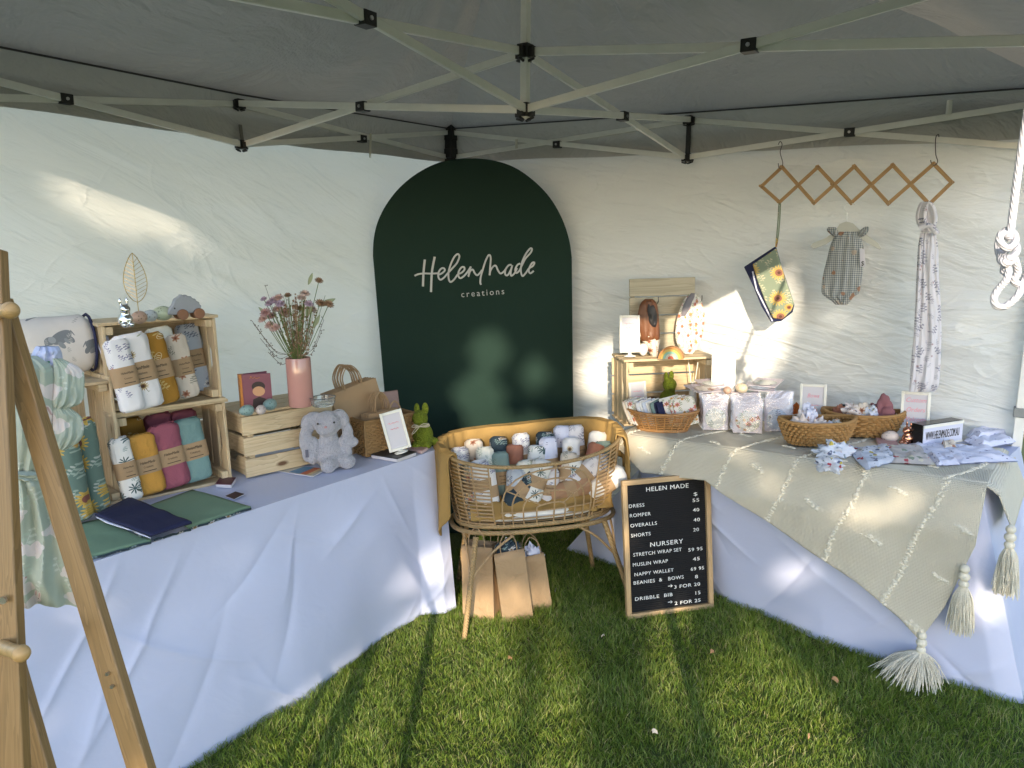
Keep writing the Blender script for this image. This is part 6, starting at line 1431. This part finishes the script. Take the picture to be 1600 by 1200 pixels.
m = MB()
for x in (0, 2.5): m.tube(spline([onpl(x+1217, 318, rp+rn_*.02, rn_), onpl(x+1216, 340, wp+rn_*.008, rn_), onpl(x+1214, 365, wp+rn_*.008, rn_), onpl(x*.4+1212, 386, wp+rn_*.006, rn_)], 4), .0030, 6)
m.build('strap', P_SUNY, wl_)
MB().tube([onpl(x, y, wp+rn_*.010, rn_) for x, y in ((1176, 424), (1182, 452), (1196, 480), (1207, 502))], .0040, 6).build('white_piping', P_DOT, wl_)
rm = thing('baby_romper', 'checked floral baby romper with frill sleeves on a cream hanger', 'romper'); rpl = G(.15, 2.3, 1.5)
puffy([(362, 1312, 1342), (368, 1305, 1344), (385, 1297, 1349), (405, 1292, 1350), (425, 1287, 1348), (445, 1284, 1345), (458, 1284, 1342), (464, 1290, 1334), (470, 1299, 1329), (476, 1305, 1324)], rpl, rn_, .020, .0045, 5, 40, seed=3).build('body', P_GING, rm, fix=False)
puffy([(355, 1294, 1306), (360, 1292, 1309), (366, 1298, 1309), (370, 1304, 1309)], rpl+rn_*.004, rn_, .014, .004, 2, 16, seed=4).build('frill_sleeve', P_GING, rm, fix=False)
puffy([(354, 1352, 1357), (359, 1345, 1358), (365, 1342, 1354), (370, 1341, 1348)], rpl+rn_*.004, rn_, .014, .004, 2, 16, seed=5).build('frill_sleeve', P_GING, rm, fix=False)
MB().prism([onpl(x, y, rpl+rn_*.026, rn_) for x, y in ((1343, 388), (1351, 389), (1352, 417), (1344, 416))], rn_, .001).build('price_tag', PAPER, rm)
g = text_geo('$', 1, 0, 'CENTER'); a = onpl(1347.5, 415, rpl+rn_*.0272, rn_); MB().add([a+GV*q[0]*.025+GZ*q[1]*.028 for q in g[0]], g[1]).build('tag_lettering', INK, rm, ang=0, fix=False)
hn = thing('clothes_hanger', 'cream plastic clothes hanger holding the checked romper', 'hanger'); CRPL = plain('cream_plastic', (.46, .46, .42), .4)
MB().prism([onpl(x, y, rpl-rn_*.004, rn_) for x, y in ((1266, 386), (1270, 380), (1290, 372), (1304, 362), (1312, 350), (1322, 346), (1333, 349), (1342, 358), (1356, 368), (1372, 380), (1378, 389), (1374, 390), (1356, 380), (1340, 372), (1306, 372), (1290, 382), (1272, 389))], rn_, .004).build('shoulders', CRPL, hn, bevel=.001)
MB().tube(spline([onpl(x, y, rpl-rn_*.004, rn_) for x, y in ((1323, 347), (1323, 338), (1324, 333), (1319, 327), (1320, 320), (1328, 317), (1336, 320))], 5), .0014, 6).build('hook', plain('zinc', (.6, .6, .6), .3, 1), hn)
wr_ = thing('muslin_wrap', 'long white leaf sprig muslin wrap knotted and hanging from the peg rack', 'wrap'); wpl = G(.155, 2.6, 1.5)
puffy([(364, 1438, 1462), (390, 1434, 1466), (430, 1432, 1467), (480, 1430, 1470), (520, 1428, 1471), (560, 1424, 1470), (590, 1422, 1468), (604, 1421, 1466), (612, 1420, 1460)], wpl, rn_, .022, .008, 2.6, 50, seed=2, tws=.8).build('hanging_cloth', P_WRAP, wr_, fix=False)
puffy([(370, 1437, 1443), (420, 1434, 1441), (500, 1429, 1438), (570, 1424, 1434), (612, 1420, 1428)], wpl+rn_*.018, rn_, .010, .002, 1, 12, seed=12).build('front_fold', P_WRAP, wr_, fix=False)
m = MB()
for off, w_ in ((-.012, .012), (.012, .012), (0, .010)):
    m.tube(spline([onpl(x, y, wpl+rn_*(.012+off*.5), rn_)+GV*off*.9 for x, y in ((1449, 362), (1440, 345), (1441, 328), (1447, 318), (1454, 328), (1456, 345), (1450, 362))], 5), w_, 10, flat=.8)
m.build('knot_loop', P_WRAP, wr_); MB().tube(spline([onpl(x, y, wpl+rn_*.024, rn_) for x, y in ((1437, 357), (1446, 353), (1456, 355), (1464, 366))], 4), .012, 10).build('knot_band', P_WRAP, wr_)
rpz = thing('rope', 'thick white braided rope hanging with a large knot at the right edge', 'rope')
def ropem():
    t = NT('white_braided_rope'); co = t.co(); w1 = t.n('ShaderNodeTexWave', wave_type='BANDS', bands_direction='DIAGONAL'); w1.inputs['Scale'].default_value = 70; t.l(co, w1.inputs[0]); t.col((.52, .52, .58)); t.rough(.7); t.bump(w1.outputs['Fac'], .5, .003); return t.m
ROPE = ropem(); RD = 1.55
def rpt(pts): return spline([dp(x, y, RD+z) for x, y, z in pts], 7)
MB().tube(rpt([(1628, 60, .1), (1606, 170, .06), (1592, 260, .02), (1581, 345, 0), (1577, 372, -.01)]), .0076, 10).build('hanging_strand', ROPE, rpz)
MB().tube(rpt([(1577, 372, -.01), (1566, 364, -.025), (1562, 376, -.03), (1574, 388, -.03), (1586, 378, -.02), (1583, 364, -.005), (1570, 361, .01), (1560, 380, .015), (1562, 398, .0), (1576, 404, -.03), (1588, 394, -.02), (1586, 382, .01), (1572, 392, .02), (1563, 404, -.01), (1572, 412, -.03), (1586, 405, -.01)]), .0073, 10).build('knot', ROPE, rpz)
MB().tube(rpt([(1572, 408, .0), (1568, 425, .0), (1575, 420, -.01), (1573, 436, -.01), (1560, 452, 0), (1553, 466, 0), (1557, 478, 0), (1572, 478, 0), (1590, 462, 0), (1600, 440, .01), (1606, 425, .01)]), .0073, 10).build('loop', ROPE, rpz)
MB().tube(rpt([(1586, 405, -.01), (1590, 425, .0), (1584, 440, .005), (1600, 446, .01), (1612, 446, .02)]), .0073, 10).build('loose_strand', ROPE, rpz)

# ---------------------------------------------------------------- fallen leaves and petals on the lawn
LF = plain('dry_leaf', (.36, .20, .10), .8); LF2 = plain('pale_petal', (.60, .52, .44), .8)
for i, (px, py, sz, mt_, lab, nm) in enumerate(((1305, 1062, .022, LF, 'small reddish dry leaf on the lawn before the big tassel', 'dry_leaf'), (1113, 1018, .022, LF, 'thin dry leaf lying in the shade', 'dry_leaf'), (797, 1028, .030, LF, 'brown dry leaf in the sunlit grass', 'dry_leaf'), (942, 993, .012, LF2, 'round pale petal in the shaded grass', 'petal'), (868, 922, .026, plain('grey_leaf', (.25, .26, .22), .8), 'grey leaf lying in the shade under the cradle', 'dry_leaf'), (1023, 1143, .016, LF2, 'curled pale petal in the grass near the bottom', 'petal'), (1264, 1150, .018, LF, 'dry leaf in the sunlit grass at bottom right', 'dry_leaf'))):
    p = onz(px, py, .036); m = MB().grid(lambda u, v: V(((u-.5)*sz*.4*math.sin(PI*min(.99, v*.94+.03)), (v-.5)*sz*1.1, .006*math.cos(u*3)+.004*math.sin(v*4))), 5, 8)
    o = m.build(nm, mt_, None, fix=False, solid=.0006); o.location = p; o.rotation_euler = (random.uniform(-.3, .3), random.uniform(-.3, .3), i*1.3); tag(o, lab, 'leaf' if 'leaf' in nm else 'petal')
if False: pass

# ---------------------------------------------------------------- trees behind the camera: unseen, crown gaps shaped to place the sun patches on the stall
SE1 = V((-SUND.y, SUND.x, 0)).normalized(); SE2 = SUND.cross(SE1).normalized()
WLp, WLn = G(0, .0, 1), GV; WRp, WRn = G(0, 0, 1), GU
LIT = []                                             # gaps: where sunlight gets through (centre across the sun's path, radii)
def gap(p, rx, rz=None): LIT.append((p.dot(SE1), p.dot(SE2), rx, rz or rx))
for x, y, r in ((1110, 560, .20), (1170, 560, .15), (1060, 520, .15), (1000, 560, .17), (945, 580, .14), (1180, 500, .17), (1120, 500, .15)): gap(onpl(x, y, WRp, WRn), r)
for x, y, r, q in ((140, 312, .11, .05), (200, 338, .12, .05), (260, 358, .10, .04)): gap(onpl(x, y, WLp, WLn), r*.55, q)
for x, y, r in ((60, 545, .05), (130, 560, .04)): gap(onpl(x, y, WLp, WLn), r)
for x, y, r in ((765, 545, .10), (750, 622, .125), (836, 585, .065)): gap(onpl(x, y, ap, an), r)
for x, y, r in ((720, 672, .07), (770, 664, .07), (820, 660, .06), (960, 668, .08), (985, 680, .06)): gap(onz(x, y, .76), r)
for x, y, r in ((780, 1035, .11), (720, 1060, .13), (660, 1085, .14), (800, 1090, .13), (740, 1130, .16), (600, 1120, .14), (820, 1150, .12), (700, 1190, .16), (520, 1150, .13), (450, 1190, .11), (1040, 1000, .035), (1035, 1060, .045), (1225, 1090, .10), (1215, 1160, .13), (1260, 1190, .12), (1130, 1120, .05), (1180, 1060, .06)): gap(onz(x, y, 0), r*(1.6 if 640 < x < 850 else 1.2))
for x, y, r in ((758, 945, .06), (800, 940, .06), (845, 930, .05)): gap(onz(x, y+25, 0)+V((0, 0, .07)), r)
for x, y, r in ((680, 880, .085), (600, 890, .05), (640, 930, .05)): gap(lerp(LA, hemL[0], .7)+ld*((690-x)/400.), r)
for x, y, r in ((1250, 905, .045), (1385, 795, .022), (1440, 770, .018), (1330, 800, .015), (1560, 950, .05), (1200, 760, .02)): gap(onpl(x, y, fp, rn), r)
for x, y, r in ((1010, 690, .06), (1130, 690, .035), (975, 770, .05)): gap(onz(x, y, .74), r)
gap(b1+bu*.36+bx*.02, .035); gap(b1+bu*.03+bx*.24, .04); gap(G(.15, 2, 1.45), .14, .13)
def gappy(q, pad):
    a, b = q.dot(SE1), q.dot(SE2)
    for x, y, rx, ry in LIT:
        if ((a-x)/(rx+pad))**2+((b-y)/(ry+pad))**2 < 1: return True
    return False
BARKM = plain('grey_bark', (.12, .09, .07), .9, 0, 12, .8, .03)
def leafmat():
    t = NT('tree_leaves'); oi = t.noise(t.co(), 3, 2); t.col(t.mix(oi.outputs[0], (.035, .075, .015), (.075, .13, .03))); t.rough(.55); return t.m
LEAVES = leafmat()
def tree(label, c, dist, half, lo, hi, n, seed):
    """crown of many small leaves round a point along the sun's path; lo..hi are heights across the path"""
    rng = random.Random(seed); base = -SUND*dist+SE1*c; g = V((base.x, base.y, 0)); t = thing('shade_tree', label, 'tree', g)
    vs, fs = [], []; k = 0; tries = 0
    while k < n and tries < n*6:
        tries += 1
        a = c+rng.uniform(-1, 1)*half; b = rng.uniform(lo, hi); d = dist+rng.gauss(0, .55)
        if gappy(SE1*a+SE2*b, .035): continue
        p = SE1*a+SE2*b-SUND*d-g; L = rng.uniform(.05, .09); q = V((rng.gauss(0, 1), rng.gauss(0, 1), rng.gauss(0, 1))).normalized(); w_ = q.orthogonal().normalized()*L*.42
        if rng.random() < .65: q = (q-SUND*q.dot(SUND)*.7).normalized(); w_ = q.cross(SUND).normalized()*L*.42
        o = len(vs); vs += [p-q*L, p-w_, p+q*L, p+w_]; fs.append((o, o+1, o+2, o+3)); k += 1
    m = MB(); m.v = [tuple(v) for v in vs]; m.f = fs; m.build('crown', LEAVES, t, ang=0, fix=False)
    zc_ = (SE2*((lo+hi)/2)-SUND*dist).z; m = MB(); m.tube([(0, 0, 0), (.03, .02, zc_*.4), (0, .05, zc_*.75), (.0, 0, zc_)], [.16, .11, .03, .012], 10)
    for i in range(9):
        a = i*2.4; z = zc_*(.45+.055*i); e = V((SE1.x*math.cos(a)*half*.7, SE1.y*math.cos(a)*half*.7, z+.5))+V((-SUND.y, SUND.x, 0))*0+V((SUND.x, SUND.y, 0))*math.sin(a)*.5
        m.tube([(0, 0, z-.2), lerp(V((0, 0, z)), e, .5), e], [.018, .012, .006], 6)
    m.build('trunk', BARKM, t)
cs = [p[0] for p in LIT]; c0, c1 = -2.55+CAM.dot(SE1)*0+min(cs)-.4, max(cs)+.4
AR = [onz(280, 1200, 0), onz(1600, 1200, 0), G(0, 3, 0), G(3, 0, 0), G(0, 0, 2), V((3, .8, .7))]
A_ = [q.dot(SE1) for q in AR]; B_ = [q.dot(SE2) for q in AR]
a0, a1 = min(A_)-.3, max(A_)+.3
b0_, b1_ = min(V((4.2, 3.4, 0)).dot(SE2), min(B_))-.1, G(0, 0, 1.75).dot(SE2)
W3 = (a1-a0)/3
for i, (lab, ds) in enumerate((('leafy tree with a gap filled crown, nearest the camera behind the lawn', 13.5), ('leafy tree between two others behind the lawn', 14.5), ('leafy tree furthest to the side behind the lawn', 13.8))):
    tree(lab, a0+W3*(i+.5), ds, W3*.56, b0_, b1_, 8500, i+3)
